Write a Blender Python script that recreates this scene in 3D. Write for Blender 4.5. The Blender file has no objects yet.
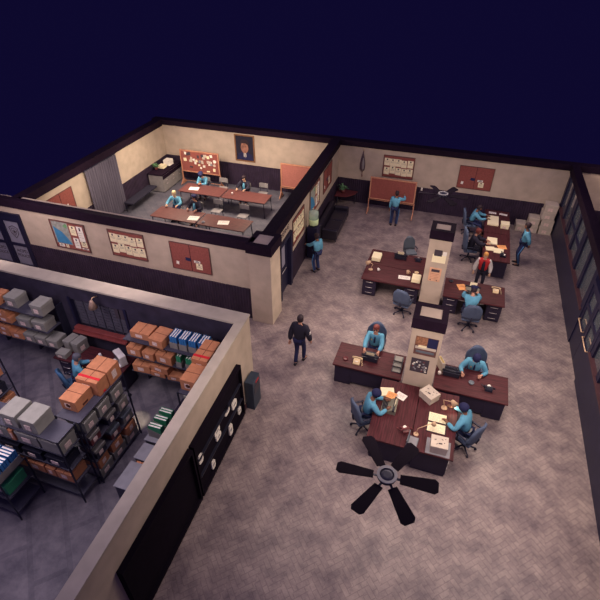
import bpy, bmesh, math, random
from mathutils import Vector, Matrix, Euler
R = math.radians
random.seed(7)
SC = bpy.context.scene
C = SC.collection

# ---------------------------------------------------------------- camera, world, light, exposure
cam_d = bpy.data.cameras.new('camera'); cam = bpy.data.objects.new('camera', cam_d); C.objects.link(cam)
cam_d.sensor_width = 36; cam_d.lens = 36*480/600; cam_d.clip_end = 200
cam.location = (0, 0, 10)
th, yaw = R(36.84), R(-18.85)
cam.rotation_euler = (R(90)-th, 0, -yaw)
SC.camera = cam
w = bpy.data.worlds.new('night'); SC.world = w; w.use_nodes = True
w.node_tree.nodes['Background'].inputs[0].default_value = (0.14, 0.095, 0.85, 1)
w.node_tree.nodes['Background'].inputs[1].default_value = 0.030
SC.view_settings.view_transform = 'Standard'; SC.view_settings.look = 'None'
SC.view_settings.gamma = 1; SC.view_settings.use_curve_mapping = False
SC.view_settings.exposure = 0.0

def sun(name, col, e, rot, ang=60):
    d = bpy.data.lights.new(name, 'SUN'); d.color = col; d.energy = e; d.angle = R(ang)
    o = bpy.data.objects.new(name, d); C.objects.link(o); o.rotation_euler = rot
def area(name, loc, size, e, col, rot=(0, 0, 0), sy=None):
    d = bpy.data.lights.new(name, 'AREA'); d.color = col; d.energy = e; d.size = size
    if sy: d.shape = 'RECTANGLE'; d.size_y = sy
    o = bpy.data.objects.new(name, d); C.objects.link(o); o.location = loc; o.rotation_euler = rot
sun('violet_fill_light', (0.55, 0.42, 1.0), 0.55, (R(25), R(-8), 0), 120)  # added violet fill that lifts the dark tones, no real source
WARM = (1.0, 0.80, 0.66)
for i, (x, y, e) in enumerate([(-2.0, 11.6, 110), (2.4, 11.2, 140), (-1.9, 16.6, 95), (1.9, 16.8, 95), (0.2, 7.2, 95), (3.0, 6.6, 105), (-2.6, 6.6, 45)]):
    area('office_ceiling_light', (x, y, 3.4 if i == 0 else 4.3), 1.6, e, WARM)
for x, y, e in [(-11.9, 17.9, 200), (-8.2, 18.2, 190), (-12.3, 14.2, 110)]:
    area('briefing_ceiling_light', (x, y, 3.7), 1.3, e, (1.0, 0.80, 0.60))
for x, y, e in [(-13.0, 9.0, 100), (-7.8, 8.9, 62)]:
    area('corridor_light', (x, y, 4.4), 1.2, e, (1.0, 0.80, 0.76), (R(30), 0, 0))
for x, y, e in [(-9.0, 5.4, 75), (-5.9, 4.9, 60), (-8.0, 3.0, 60)]:
    area('evidence_ceiling_light', (x, y, 5.0), 1.4, e, (0.95, 0.80, 0.85))
area('lobby_light', (6.6, 19.6, 3.9), 1.0, 45, (1.0, 0.74, 0.60), (R(45), 0, 0))

# ---------------------------------------------------------------- materials
MATS = {}
def mat(name, col, rough=0.7, metal=0.0, var=0.12, scale=6.0, bump=0.0, emis=0.0, alpha=1.0, spec=0.3, trans=0.0, stretch=None):
    if name in MATS: return MATS[name]
    m = bpy.data.materials.new(name); m.use_nodes = True; nt = m.node_tree; b = nt.nodes['Principled BSDF']
    b.inputs['Roughness'].default_value = rough; b.inputs['Metallic'].default_value = metal
    b.inputs['Specular IOR Level'].default_value = spec
    tc = nt.nodes.new('ShaderNodeTexCoord'); n = nt.nodes.new('ShaderNodeTexNoise'); n.inputs['Scale'].default_value = scale
    n.inputs['Detail'].default_value = 6
    mp = nt.nodes.new('ShaderNodeMapping'); nt.links.new(tc.outputs['Object'], mp.inputs[0]); nt.links.new(mp.outputs[0], n.inputs['Vector'])
    if stretch: mp.inputs['Scale'].default_value = stretch
    r = nt.nodes.new('ShaderNodeValToRGB')
    r.color_ramp.elements[0].position = 0.3; r.color_ramp.elements[1].position = 0.7
    r.color_ramp.elements[0].color = tuple(c*(1-var) for c in col)+(1,)
    r.color_ramp.elements[1].color = tuple(min(1, c*(1+var)) for c in col)+(1,)
    nt.links.new(n.outputs['Fac'], r.inputs[0]); nt.links.new(r.outputs[0], b.inputs['Base Color'])
    if bump:
        bp = nt.nodes.new('ShaderNodeBump'); bp.inputs['Strength'].default_value = bump; bp.inputs['Distance'].default_value = 0.02
        nt.links.new(n.outputs['Fac'], bp.inputs['Height']); nt.links.new(bp.outputs[0], b.inputs['Normal'])
    if emis:
        b.inputs['Emission Color'].default_value = col+(1,); b.inputs['Emission Strength'].default_value = emis
    if alpha < 1: b.inputs['Alpha'].default_value = alpha
    if trans: b.inputs['Transmission Weight'].default_value = trans
    MATS[name] = m; return m

PLASTER = mat('beige_plaster', (0.50, 0.405, 0.325), 0.85, var=0.11, scale=2.5, bump=0.15)
PLASTER2 = mat('pale_plaster_top', (0.46, 0.40, 0.33), 0.85, var=0.10, scale=3)
CAPM = mat('dark_plum_wood', (0.014, 0.006, 0.017), 0.8, spec=0.12, var=0.2, scale=8)
DARKWALL = mat('dark_slate_paint', (0.034, 0.027, 0.050), 0.85, var=0.3, scale=3, bump=0.1)
NAVYFRAME = mat('navy_metal', (0.014, 0.013, 0.040), 0.45, var=0.15)
BROWNTRIM = mat('brown_trim', (0.065, 0.028, 0.035), 0.5)
DESKW = mat('mahogany_desk', (0.070, 0.017, 0.022), 0.55, var=0.45, scale=5, spec=0.2, stretch=(0.5, 6, 1))
DESKB = mat('dark_desk_body', (0.022, 0.016, 0.038), 0.55)
TABLEW = mat('red_brown_tabletop', (0.125, 0.043, 0.040), 0.5, var=0.25, scale=5, stretch=(1, 5, 1))
METAL = mat('brushed_metal', (0.55, 0.50, 0.50), 0.35, 0.6)
DMETAL = mat('dark_steel', (0.030, 0.030, 0.055), 0.45, 0.3)
SHELFM = mat('blue_grey_shelf_steel', (0.058, 0.056, 0.082), 0.5, 0.1)
CHAIRF = mat('slate_blue_upholstery', (0.075, 0.100, 0.165), 0.75)
CHAIRG = mat('grey_chair_plastic', (0.26, 0.24, 0.24), 0.6)
LEATHER = mat('black_leather', (0.016, 0.013, 0.024), 0.32, spec=0.5, bump=0.1, scale=30)
CARTON = mat('orange_cardboard', (0.50, 0.205, 0.100), 0.8, var=0.13, scale=8)
CARTOND = mat('dark_cardboard_hole', (0.10, 0.03, 0.02), 0.9)
GBOX = mat('grey_archive_board', (0.23, 0.215, 0.195), 0.8, var=0.14, scale=8)
GBOXL = mat('pale_archive_lid', (0.27, 0.262, 0.235), 0.8, var=0.12, scale=6)
WBOX = mat('cream_file_box', (0.56, 0.48, 0.40), 0.8, var=0.1)
LABELM = mat('buff_label', (0.75, 0.58, 0.52), 0.8, var=0.25, scale=40)
REDTAPE = mat('red_tape', (0.60, 0.02, 0.03), 0.5)
PAPER = mat('cream_paper', (0.90, 0.80, 0.54), 0.8, var=0.05, scale=30)
PAPERW = mat('white_paper', (0.85, 0.80, 0.72), 0.8, var=0.05)
INK = mat('dark_ink', (0.06, 0.045, 0.06), 0.8)
ORANGEP = mat('orange_folder', (0.85, 0.38, 0.14), 0.7)
BINDB = mat('blue_binder', (0.035, 0.17, 0.42), 0.5)
BINDG = mat('green_binder', (0.04, 0.27, 0.13), 0.5)
CORK = mat('red_cork', (0.27, 0.078, 0.066), 0.9, var=0.15, scale=20)
CORKP = mat('pink_cork', (0.42, 0.155, 0.125), 0.9, var=0.12, scale=20)
OAK = mat('reddish_oak_frame', (0.52, 0.24, 0.15), 0.6)
FRAMEB = mat('brown_frame', (0.14, 0.065, 0.06), 0.6)
MAPG = mat('map_grey_green', (0.30, 0.31, 0.28), 0.7, var=0.3, scale=9)
MAPB = mat('map_water_blue', (0.05, 0.22, 0.42), 0.7)
MAPGR = mat('map_park_green', (0.14, 0.34, 0.14), 0.7)
CURT = mat('grey_curtain', (0.14, 0.125, 0.17), 0.9, var=0.2, scale=4, stretch=(1, 6, .3))
SKIN = mat('skin', (0.52, 0.27, 0.19), 0.6, var=0.06)
SKIN2 = mat('brown_skin', (0.22, 0.105, 0.07), 0.6, var=0.06)
SKINB = mat('pale_skin', (0.68, 0.42, 0.28), 0.6, var=0.06)
EYE = mat('eye_dark', (0.02, 0.015, 0.02), 0.3)
LIP = mat('lips', (0.38, 0.12, 0.10), 0.5)
SHIRT = mat('light_blue_shirt', (0.115, 0.345, 0.50), 0.8, var=0.12, scale=9, bump=0.2)
TROUS = mat('navy_trousers', (0.022, 0.030, 0.095), 0.8)
STRIPE = mat('blue_stripe', (0.06, 0.18, 0.38), 0.8)
NAVY = mat('navy_cloth', (0.016, 0.018, 0.070), 0.8)
BLACKC = mat('charcoal_cloth', (0.020, 0.018, 0.035), 0.85)
HAIRD = mat('dark_hair', (0.030, 0.018, 0.025), 0.6)
HAIRR = mat('auburn_hair', (0.16, 0.035, 0.03), 0.6)
HAIRO = mat('blond_hair', (0.75, 0.36, 0.10), 0.6)
SHOE = mat('black_shoe', (0.012, 0.010, 0.020), 0.35)
REDJ = mat('red_jacket', (0.50, 0.025, 0.030), 0.7)
WHITEC = mat('white_cloth', (0.75, 0.70, 0.66), 0.8)
GOLD = mat('brass_badge', (0.8, 0.6, 0.25), 0.3, 0.8)
TYPEG = mat('olive_grey_enamel', (0.22, 0.21, 0.16), 0.5)
TYPEK = mat('black_enamel', (0.020, 0.020, 0.035), 0.3)
TANE = mat('tan_enamel', (0.62, 0.42, 0.27), 0.5)
IVORY = mat('ivory_bakelite', (0.72, 0.55, 0.33), 0.4)
MAROON = mat('maroon_bakelite', (0.14, 0.035, 0.04), 0.35)
LEAF = mat('leaf_green', (0.10, 0.22, 0.10), 0.6)
GLOW = mat('lit_bulb', (1.0, 0.85, 0.62), 0.5, emis=3.0)
REDCOUNT = mat('red_lacquer', (0.23, 0.050, 0.045), 0.30, spec=0.6, var=0.2)
WATER = mat('pale_green_water', (0.66, 0.85, 0.48), 0.2, var=0.03)
BOTTLE = mat('clear_green_bottle', (0.60, 0.78, 0.66), 0.1, var=0.0, alpha=0.45)
SHUT = mat('grey_shutter', (0.080, 0.074, 0.100), 0.7)
GLASS = mat('clear_glass', (0.30, 0.34, 0.38), 0.12, var=0.0, alpha=0.16)
FROST = mat('smoked_door_glass', (0.27, 0.26, 0.34), 0.5, var=0.1)
GREYMET = mat('grey_metal_sheet', (0.24, 0.235, 0.26), 0.55)
SLATE = mat('slate_folder', (0.13, 0.15, 0.18), 0.6)

def ribbed(name, col, n=9.0):
    m = mat(name, col, 0.6, var=0.25, scale=3); nt = m.node_tree; b = nt.nodes['Principled BSDF']
    tc = nt.nodes.new('ShaderNodeTexCoord'); wv = nt.nodes.new('ShaderNodeTexWave'); wv.inputs['Scale'].default_value = n*0.35
    wv.inputs['Distortion'].default_value = 0; sep = nt.nodes.new('ShaderNodeSeparateXYZ'); add = nt.nodes.new('ShaderNodeMath'); add.operation = 'ADD'
    cb = nt.nodes.new('ShaderNodeCombineXYZ'); nt.links.new(tc.outputs['Object'], sep.inputs[0])
    nt.links.new(sep.outputs[0], add.inputs[0]); nt.links.new(sep.outputs[1], add.inputs[1]); nt.links.new(add.outputs[0], cb.inputs[0])
    nt.links.new(cb.outputs[0], wv.inputs['Vector']); bp = nt.nodes.new('ShaderNodeBump'); bp.inputs['Distance'].default_value = 0.03
    bp.inputs['Strength'].default_value = 0.8; nt.links.new(wv.outputs['Fac'], bp.inputs['Height']); nt.links.new(bp.outputs[0], b.inputs['Normal'])
    return m
WAINS = ribbed('plum_beadboard', (0.034, 0.021, 0.044))

def floor_mat(name, c1, c2, c3, rough, scale, herring=True):
    m = bpy.data.materials.new(name); m.use_nodes = True; nt = m.node_tree; b = nt.nodes['Principled BSDF']
    L = nt.links.new; N = nt.nodes.new
    tc = N('ShaderNodeTexCoord'); no = N('ShaderNodeTexNoise'); no.inputs['Scale'].default_value = 1.7; no.inputs['Detail'].default_value = 8
    no.inputs['Roughness'].default_value = 0.7
    L(tc.outputs['Object'], no.inputs['Vector'])
    ramp = N('ShaderNodeValToRGB'); e = ramp.color_ramp.elements; e[0].position = 0.35; e[1].position = 0.68; e[0].color = c1+(1,); e[1].color = c2+(1,)
    L(no.outputs['Fac'], ramp.inputs[0])
    mix = N('ShaderNodeMix'); mix.data_type = 'RGBA'; mix.blend_type = 'MULTIPLY'
    bricks = []
    for a in (45, -45):
        mp = N('ShaderNodeMapping'); mp.inputs['Rotation'].default_value = (0, 0, R(a)); L(tc.outputs['Object'], mp.inputs[0])
        bk = N('ShaderNodeTexBrick'); bk.inputs['Scale'].default_value = scale; bk.inputs['Color1'].default_value = (1, 1, 1, 1)
        bk.inputs['Color2'].default_value = (0.80, 0.78, 0.83, 1) if herring else (0.96, 0.96, 0.97, 1)
        bk.inputs['Mortar'].default_value = c3+(1,)
        bk.inputs['Mortar Size'].default_value = 0.02; bk.inputs['Brick Width'].default_value = 0.6; bk.inputs['Row Height'].default_value = 0.25
        L(mp.outputs[0], bk.inputs['Vector']); bricks.append(bk)
    # alternating stripes pick one or the other diagonal: a herringbone
    sep = N('ShaderNodeSeparateXYZ'); L(tc.outputs['Object'], sep.inputs[0])
    mul = N('ShaderNodeMath'); mul.operation = 'MULTIPLY'; mul.inputs[1].default_value = 3.9; L(sep.outputs[0], mul.inputs[0])
    md = N('ShaderNodeMath'); md.operation = 'PINGPONG'; md.inputs[1].default_value = 1; L(mul.outputs[0], md.inputs[0])
    gt = N('ShaderNodeMath'); gt.operation = 'GREATER_THAN'; gt.inputs[1].default_value = 0.5; L(md.outputs[0], gt.inputs[0])
    pick = N('ShaderNodeMix'); pick.data_type = 'RGBA'
    L(gt.outputs[0], pick.inputs['Factor']); L(bricks[0].outputs['Color'], pick.inputs['A']); L(bricks[1].outputs['Color'], pick.inputs['B'])
    mix.inputs['Factor'].default_value = 0.75
    L(ramp.outputs[0], mix.inputs['A']); L(pick.outputs['Result'] if herring else bricks[0].outputs['Color'], mix.inputs['B'])
    L(mix.outputs['Result'], b.inputs['Base Color'])
    n2 = N('ShaderNodeTexNoise'); n2.inputs['Scale'].default_value = 9; L(tc.outputs['Object'], n2.inputs['Vector'])
    mr = N('ShaderNodeMapRange'); mr.inputs['To Min'].default_value = rough-0.15; mr.inputs['To Max'].default_value = rough+0.2
    L(n2.outputs['Fac'], mr.inputs['Value']); L(mr.outputs[0], b.inputs['Roughness'])
    bp = N('ShaderNodeBump'); bp.inputs['Strength'].default_value = 0.35; bp.inputs['Distance'].default_value = 0.02
    L(n2.outputs['Fac'], bp.inputs['Height']); L(bp.outputs[0], b.inputs['Normal'])
    b.inputs['Specular IOR Level'].default_value = 0.35
    return m
FLOOR_M = floor_mat('herringbone_floor', (0.165, 0.128, 0.140), (0.415, 0.335, 0.305), (0.62, 0.58, 0.64), 0.42, 2.4)
FLOOR_E = floor_mat('blue_grey_concrete', (0.095, 0.085, 0.110), (0.230, 0.205, 0.225), (0.7, 0.7, 0.75), 0.6, 0.35, False)
FLOOR_B = floor_mat('slate_boards', (0.075, 0.073, 0.100), (0.145, 0.138, 0.165), (0.82, 0.82, 0.86), 0.6, 0.8, False)

# ---------------------------------------------------------------- mesh builder
class MB:
    def __init__(s): s.bm = bmesh.new(); s.mats = []
    def mi(s, m):
        if m not in s.mats: s.mats.append(m)
        return s.mats.index(m)
    def _fin(s, vs, m, M):
        if M is not None: bmesh.ops.transform(s.bm, matrix=M, verts=vs)
        i = s.mi(m); fs = set(f for v in vs for f in v.link_faces)
        for f in fs: f.material_index = i
        return fs
    def box(s, x0, x1, y0, y1, z0, z1, m, bev=0.0, M=None):
        g = bmesh.ops.create_cube(s.bm, size=1)['verts']
        for v in g: v.co = Vector((x0+(v.co.x+.5)*(x1-x0), y0+(v.co.y+.5)*(y1-y0), z0+(v.co.z+.5)*(z1-z0)))
        if bev:
            es = list(set(e for v in g for e in v.link_edges))
            r = bmesh.ops.bevel(s.bm, geom=es, offset=bev, segments=2, affect='EDGES', profile=0.5)
            g = list(set(v for f in r['faces'] for v in f.verts))
            # gather the whole island
            seen = set(g); st = list(g)
            while st:
                v = st.pop()
                for e in v.link_edges:
                    o = e.other_vert(v)
                    if o not in seen: seen.add(o); st.append(o)
            g = list(seen)
        s._fin(g, m, M); return s
    def cbox(s, c, d, m, bev=0.0, rot=None):
        M = Matrix.Translation(Vector(c)) @ (Euler(rot).to_matrix().to_4x4() if rot else Matrix())
        return s.box(-d[0]/2, d[0]/2, -d[1]/2, d[1]/2, -d[2]/2, d[2]/2, m, bev, M)
    def prism(s, pts, axis, a, b, m, M=None):
        # polygon pts in the plane across axis, extruded from a to b
        def P(p, t): return {'x': (t, p[0], p[1]), 'y': (p[0], t, p[1]), 'z': (p[0], p[1], t)}[axis]
        A = [s.bm.verts.new(P(p, a)) for p in pts]; B = [s.bm.verts.new(P(p, b)) for p in pts]
        n = len(pts); fs = [s.bm.faces.new(A[::-1]), s.bm.faces.new(B)]
        for i in range(n): fs.append(s.bm.faces.new([A[i], A[(i+1) % n], B[(i+1) % n], B[i]]))
        s._fin(A+B, m, M); return s
    def tube(s, pts, rad, m, seg=8, cap=True, M=None):
        pts = [Vector(p) for p in pts]; n = len(pts)
        if not hasattr(rad, '__len__'): rad = [rad]*n
        rings = []; ref = None
        for i, p in enumerate(pts):
            d = (pts[min(i+1, n-1)]-pts[max(i-1, 0)]).normalized()
            if ref is None: ref = Vector((0, 0, 1)) if abs(d.z) < .9 else Vector((1, 0, 0))
            u = d.cross(ref).normalized(); v = u.cross(d).normalized(); ref = v
            rings.append([s.bm.verts.new(p+(u*math.cos(2*math.pi*k/seg)+v*math.sin(2*math.pi*k/seg))*rad[i]) for k in range(seg)])
        for i in range(n-1):
            for k in range(seg): s.bm.faces.new([rings[i][k], rings[i][(k+1) % seg], rings[i+1][(k+1) % seg], rings[i+1][k]])
        if cap: s.bm.faces.new(rings[0][::-1]); s.bm.faces.new(rings[-1])
        vs = [v for r in rings for v in r]; fs = s._fin(vs, m, M)
        if seg > 5:
            for f in fs:
                if len(f.verts) == 4: f.smooth = True
        return s
    def lathe(s, prof, m, seg=16, c=(0, 0, 0), M=None, sx=1, sy=1):
        rings = []
        for r, z in prof: rings.append([s.bm.verts.new((c[0]+sx*r*math.cos(2*math.pi*k/seg), c[1]+sy*r*math.sin(2*math.pi*k/seg), c[2]+z)) for k in range(seg)])
        for i in range(len(prof)-1):
            for k in range(seg): s.bm.faces.new([rings[i][k], rings[i][(k+1) % seg], rings[i+1][(k+1) % seg], rings[i+1][k]])
        s.bm.faces.new(rings[0][::-1]); s.bm.faces.new(rings[-1])
        fs = s._fin([v for r in rings for v in r], m, M)
        for f in fs:
            if len(f.verts) == 4: f.smooth = True
        return s
    def ball(s, c, r, m, M=None, seg=10):
        if not hasattr(r, '__len__'): r = (r, r, r)
        g = bmesh.ops.create_uvsphere(s.bm, u_segments=seg, v_segments=max(6, seg*2//3), radius=1)['verts']
        for v in g: v.co = Vector((c[0]+v.co.x*r[0], c[1]+v.co.y*r[1], c[2]+v.co.z*r[2]))
        for f in s._fin(g, m, M): f.smooth = True
        return s
    def quad(s, pts, m):
        f = s.bm.faces.new([s.bm.verts.new(p) for p in pts]); f.material_index = s.mi(m); return s
    def build(s, name, parent=None, recalc=True):
        if recalc: bmesh.ops.recalc_face_normals(s.bm, faces=s.bm.faces)
        me = bpy.data.meshes.new(name); s.bm.to_mesh(me); s.bm.free()
        for m in s.mats: me.materials.append(m)
        o = bpy.data.objects.new(name, me); C.objects.link(o)
        if parent: o.parent = parent
        return o

def thing(name, label, cat, loc=(0, 0, 0), rz=0.0, group=None):
    o = bpy.data.objects.new(name, None); C.objects.link(o); o.location = loc; o.rotation_euler = (0, 0, rz)
    o.empty_display_size = 0.1
    o['label'] = label; o['category'] = cat
    if group: o['group'] = group
    return o
def tag(o, label, cat, group=None, loc=None, rz=None):
    o['label'] = label; o['category'] = cat
    if group: o['group'] = group
    if loc is not None: o.location = loc
    if rz is not None: o.rotation_euler = (0, 0, rz)
    return o
def struct(o, label=None):
    o['kind'] = 'structure'
    if label: o['label'] = label
    return o
def text_mesh(txt, size, m, name, parent, M, ext=0.003):
    cu = bpy.data.curves.new('t', 'FONT'); cu.body = txt; cu.size = size; cu.extrude = ext; cu.align_x = 'CENTER'; cu.align_y = 'CENTER'
    t = bpy.data.objects.new('t', cu); C.objects.link(t); dg = bpy.context.evaluated_depsgraph_get()
    me = bpy.data.meshes.new_from_object(t.evaluated_get(dg)); bpy.data.objects.remove(t); bpy.data.curves.remove(cu)
    me.transform(M); me.materials.clear(); me.materials.append(m); me.name = name
    o = bpy.data.objects.new(name, me); C.objects.link(o); o.parent = parent
    return o

# ================================================================ THE SETTING
ZC, ZT, ZW = 2.6, 2.9, 1.13      # cap bottom, cap top, wainscot top
SK = 0.037                       # the briefing room's side walls run slightly off square
def mx(y): return -4.93-SK*(y-12)
def lx(y): return -14.12-SK*(y-12)
f = MB(); f.prism([(-4.25, 1), (4.4, 1), (4.4, 20.9), (-5.4, 20.9), (-5.1, 11.4), (-17, 11.4), (-17, 8.1), (-4.25, 8.1)], 'z', -.12, 0, FLOOR_M); struct(f.build('floor'))
f = MB(); f.box(-17, -4.25, 1, 8.1, -.12, 0, FLOOR_E); struct(f.build('floor'))
f = MB(); f.prism([(-14.3, 11.4), (-5.1, 11.4), (-5.4, 20.9), (-14.6, 20.9)], 'z', -.12, 0, FLOOR_B); struct(f.build('floor'))

b = MB()  # far wall with wainscot and dark cap
b.box(-14.9, 8.4, 20.93, 21.2, 0, ZC+.05, PLASTER)
struct(b.build('wall_north'))
b = MB(); b.box(-14.43, -5.6, 20.88, 20.93, 0, ZW, WAINS); b.box(-5.25, 4.3, 20.88, 20.93, 0, ZW, WAINS); b.box(4.6, 8.4, 20.88, 20.93, 0, ZW, WAINS); struct(b.build('trim_1'))
b = MB(); b.box(-14.95, 8.45, 20.86, 21.25, ZC+.05, ZT, CAPM, .01); struct(b.build('trim_2'))
# briefing room front wall
b = MB(); b.box(-14.2, -5.3, 11.22, 11.48, 0, ZT, PLASTER); b.box(-17, -16.35, 11.22, 11.46, 0, ZT-.02, PLASTER)
b.box(-16.35, -14.2, 11.22, 11.46, 2.32, ZT-.02, PLASTER)
struct(b.build('wall_front'))
b = MB(); b.box(-14.2, -5.42, 11.17, 11.22, 0, ZW+.03, WAINS); struct(b.build('trim_3'))
b = MB(); b.box(-17, -5.42, 11.14, 11.37, ZC, ZT+.02, CAPM, .01); struct(b.build('trim_4'))
# east side wall of the briefing room, with a door opening y 12.35..13.5
def sw(b, y0, y1, z0, z1, t0, t1, m, fx=mx):
    b.prism([(fx(y0)+t0, y0), (fx(y0)+t1, y0), (fx(y1)+t1, y1), (fx(y1)+t0, y1)], 'z', z0, z1, m)
b = MB(); sw(b, 11.9, 12.35, 0, ZC+.05, -.3, 0, PLASTER); sw(b, 13.5, 20.93, 0, ZC+.05, -.3, 0, PLASTER); sw(b, 12.35, 13.5, 2.12, ZC+.05, -.3, 0, PLASTER)
struct(b.build('wall_middle'))
b = MB(); sw(b, 13.56, 20.88, 0, ZW, 0, .04, WAINS); sw(b, 11.46, 20.88, 0, ZW, -.34, -.3, WAINS); struct(b.build('trim_5'))
b = MB(); sw(b, 11.9, 20.86, ZC+.0, ZT, -.34, .06, CAPM); struct(b.build('trim_6'))
# west wall of the briefing room
b = MB(); sw(b, 11.46, 20.93, 0, ZC, -.3, 0, PLASTER, lx); struct(b.build('wall_west'))
b = MB(); sw(b, 11.46, 20.88, 0, ZW, 0, .04, WAINS, lx); struct(b.build('trim_7'))
b = MB(); sw(b, 11.39, 20.86, ZC, ZT, -.34, .06, CAPM, lx); struct(b.build('trim_8'))
# pillars with dark collars around a pale plaster top
def pillar(name, x0, x1, y0, y1, o=.10):
    p = MB(); p.box(x0, x1, y0, y1, 0, ZC+.285, PLASTER, .01); r = struct(p.build(name))
    q = MB()
    for (a, c, d, e) in ((x0-o, x1+o, y0-o, y0+.12), (x0-o, x1+o, y1-.12, y1+o), (x0-o, x0+.12, y0+.12, y1-.12), (x1-.12, x1+o, y0+.12, y1-.12)):
        q.box(a, c, d, e, ZC, ZT, CAPM)
    q.build('collar', r); return r
pillar('wall_pillar', -5.42, -4.70, 11.07, 11.86, .05)
P1 = pillar('wall_pillar', -.30, .44, 9.20, 9.84, .03)
P2 = pillar('wall_pillar', -.40, .27, 13.68, 14.30, .03)
# evidence room walls
def ex(y): return -4.0-SK*(y-3.9)
b = MB(); b.box(-17, -9.42, 7.95, 8.28, 0, 2.6, DARKWALL); b.box(-7.62, -4.36, 7.95, 8.28, 0, 2.6, DARKWALL)
b.box(-9.42, -7.62, 7.95, 8.28, 0, 1.10, DARKWALL); b.box(-9.42, -7.62, 7.95, 8.28, 2.15, 2.6, DARKWALL); b.box(-17, -4.36, 8.28, 8.31, 0, 2.6, PLASTER)
struct(b.build('wall_evidence_north'))
b = MB(); b.prism([(-17, 7.91), (-4.37, 7.91), (ex(1)-.24, 1), (ex(1)+.02, 1), (ex(8.34)+.02, 8.34), (-17, 8.34)], 'z', 2.6, 2.65, PLASTER2); struct(b.build('trim_9'))
b = MB(); sw(b, 1, 7.95, 0, 2.6, -.22, -.02, DARKWALL, ex); sw(b, 7.95, 8.31, 0, 2.6, -.20, -.02, PLASTER, ex); sw(b, 1, 8.31, 0, 2.6, -.02, 0, PLASTER, ex); struct(b.build('wall_evidence_east'))
b = MB(); sw(b, 1, 8.31, 0, .14, 0, .035, BROWNTRIM, ex); struct(b.build('baseboard_evidence'))
# glazed partition on the right
LOBF = floor_mat('dark_lobby_floor', (.03, .028, .045), (.06, .052, .075), (.6, .6, .6), .6, 1.0, False)
b = MB(); b.box(4.28, 4.40, 13.4, 20.88, 0, 1.15, NAVYFRAME); b.box(4.28, 4.40, 5, 11.4, 0, 1.15, NAVYFRAME); struct(b.build('wall_right'))
b = MB(); b.box(4.24, 4.52, 5, 20.86, ZC, ZT, CAPM, .01); struct(b.build('trim_10'))
b = MB()
for y0, y1 in ((13.4, 20.88), (5, 11.4)):
    b.box(4.24, 4.50, y0, y1, 1.15, 1.21, BROWNTRIM); b.box(4.42, 4.50, y0, y1, 1.0, 1.15, BROWNTRIM)
struct(b.build('trim_11'))
n = 0
for y0, y1 in ((5, 7.2), (7.2, 9.3), (9.3, 11.4), (13.4, 15.9), (15.9, 18.4), (18.4, 20.86)):
    n += 1
    b = MB()
    for y in (y0+.10, (y0+y1)/2, y1-.10): b.box(4.29, 4.43, y-.11, y+.11, 1.21, ZC, NAVYFRAME)
    if n % 2: b.box(4.31, 4.41, y0, y1, 1.72, 1.82, NAVYFRAME)
    wn = struct(b.build('window_%d' % n)); g = MB(); g.box(4.352, 4.358, y0+.1, y1-.1, 1.21, ZC, GLASS); g.build('glass_pane', wn)
b = MB(); b.box(4.28, 4.44, 11.4, 11.52, 0, ZC, NAVYFRAME); b.box(4.28, 4.44, 13.28, 13.4, 0, ZC, NAVYFRAME); b.box(4.28, 4.44, 11.52, 13.28, 2.2, 2.34, NAVYFRAME)
struct(b.build('door_frame'))
for k, (y0, y1) in enumerate(((11.53, 12.39), (12.41, 13.27))):
    d = MB()
    for a, c in ((y0, y0+.14), (y1-.14, y1)): d.box(4.31, 4.38, a, c, 0.02, 2.19, NAVYFRAME)
    for a, c in ((.02, .95), (1.5, 1.62), (2.06, 2.19)): d.box(4.31, 4.38, y0+.14, y1-.14, a, c, NAVYFRAME)
    d = struct(d.build('door_%d' % (k+1)))
    for xx in (4.31, 4.38):
        o = -.06 if xx < 4.35 else .06
        h = MB(); h.tube([(xx, y0+.1, 1.02), (xx+o, y0+.1, 1.02), (xx+o, y1-.1, 1.02), (xx, y1-.1, 1.02)], .016, TANE); h.build('push_bar', d)
    g = MB(); g.box(4.343, 4.347, y0+.14, y1-.14, .95, 2.08, GLASS); g.build('glass_pane', d)
f = MB(); f.box(4.4, 8.2, 5, 20.9, -.12, 0, LOBF); struct(f.build('floor'))
b = MB(); b.box(8.2, 8.4, 5, 20.9, 0, 2.6, DARKWALL); struct(b.build('wall_lobby'))
# briefing room door in the side wall
b = MB(); sw(b, 12.35, 12.45, 0, 2.12, -.3, .07, NAVYFRAME); sw(b, 13.38, 13.56, 0, 2.14, -.3, .09, NAVYFRAME); sw(b, 12.35, 13.56, 2.05, 2.16, -.3, .08, NAVYFRAME)
struct(b.build('door_frame'))
b = MB(); sw(b, 12.45, 12.62, .02, 2.05, -.12, -.05, NAVYFRAME); sw(b, 13.2, 13.38, .02, 2.05, -.12, -.05, NAVYFRAME)
sw(b, 12.62, 13.2, .02, 1.0, -.12, -.05, NAVYFRAME); sw(b, 12.62, 13.2, 1.93, 2.05, -.12, -.05, NAVYFRAME)
d = struct(b.build('door_3')); b = MB(); sw(b, 12.62, 13.2, 1.0, 1.93, -.09, -.08, FROST); b.build('glass_pane', d)
b = MB(); x = mx(12.7); b.tube([(x-.05, 12.58, .95), (x+.02, 12.58, .97), (x+.02, 13.0, 1.0)], .013, METAL); b.build('door_handle', d)
sg = thing('door_sign', 'raised dark lettering above the briefing room door', 'sign', (mx(12.95)+.004, 12.95, 2.36), R(90)+SK)
text_mesh('BRIEFING', .24, INK, 'lettering', sg, Matrix.Rotation(R(90), 4, 'X'))
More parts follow.
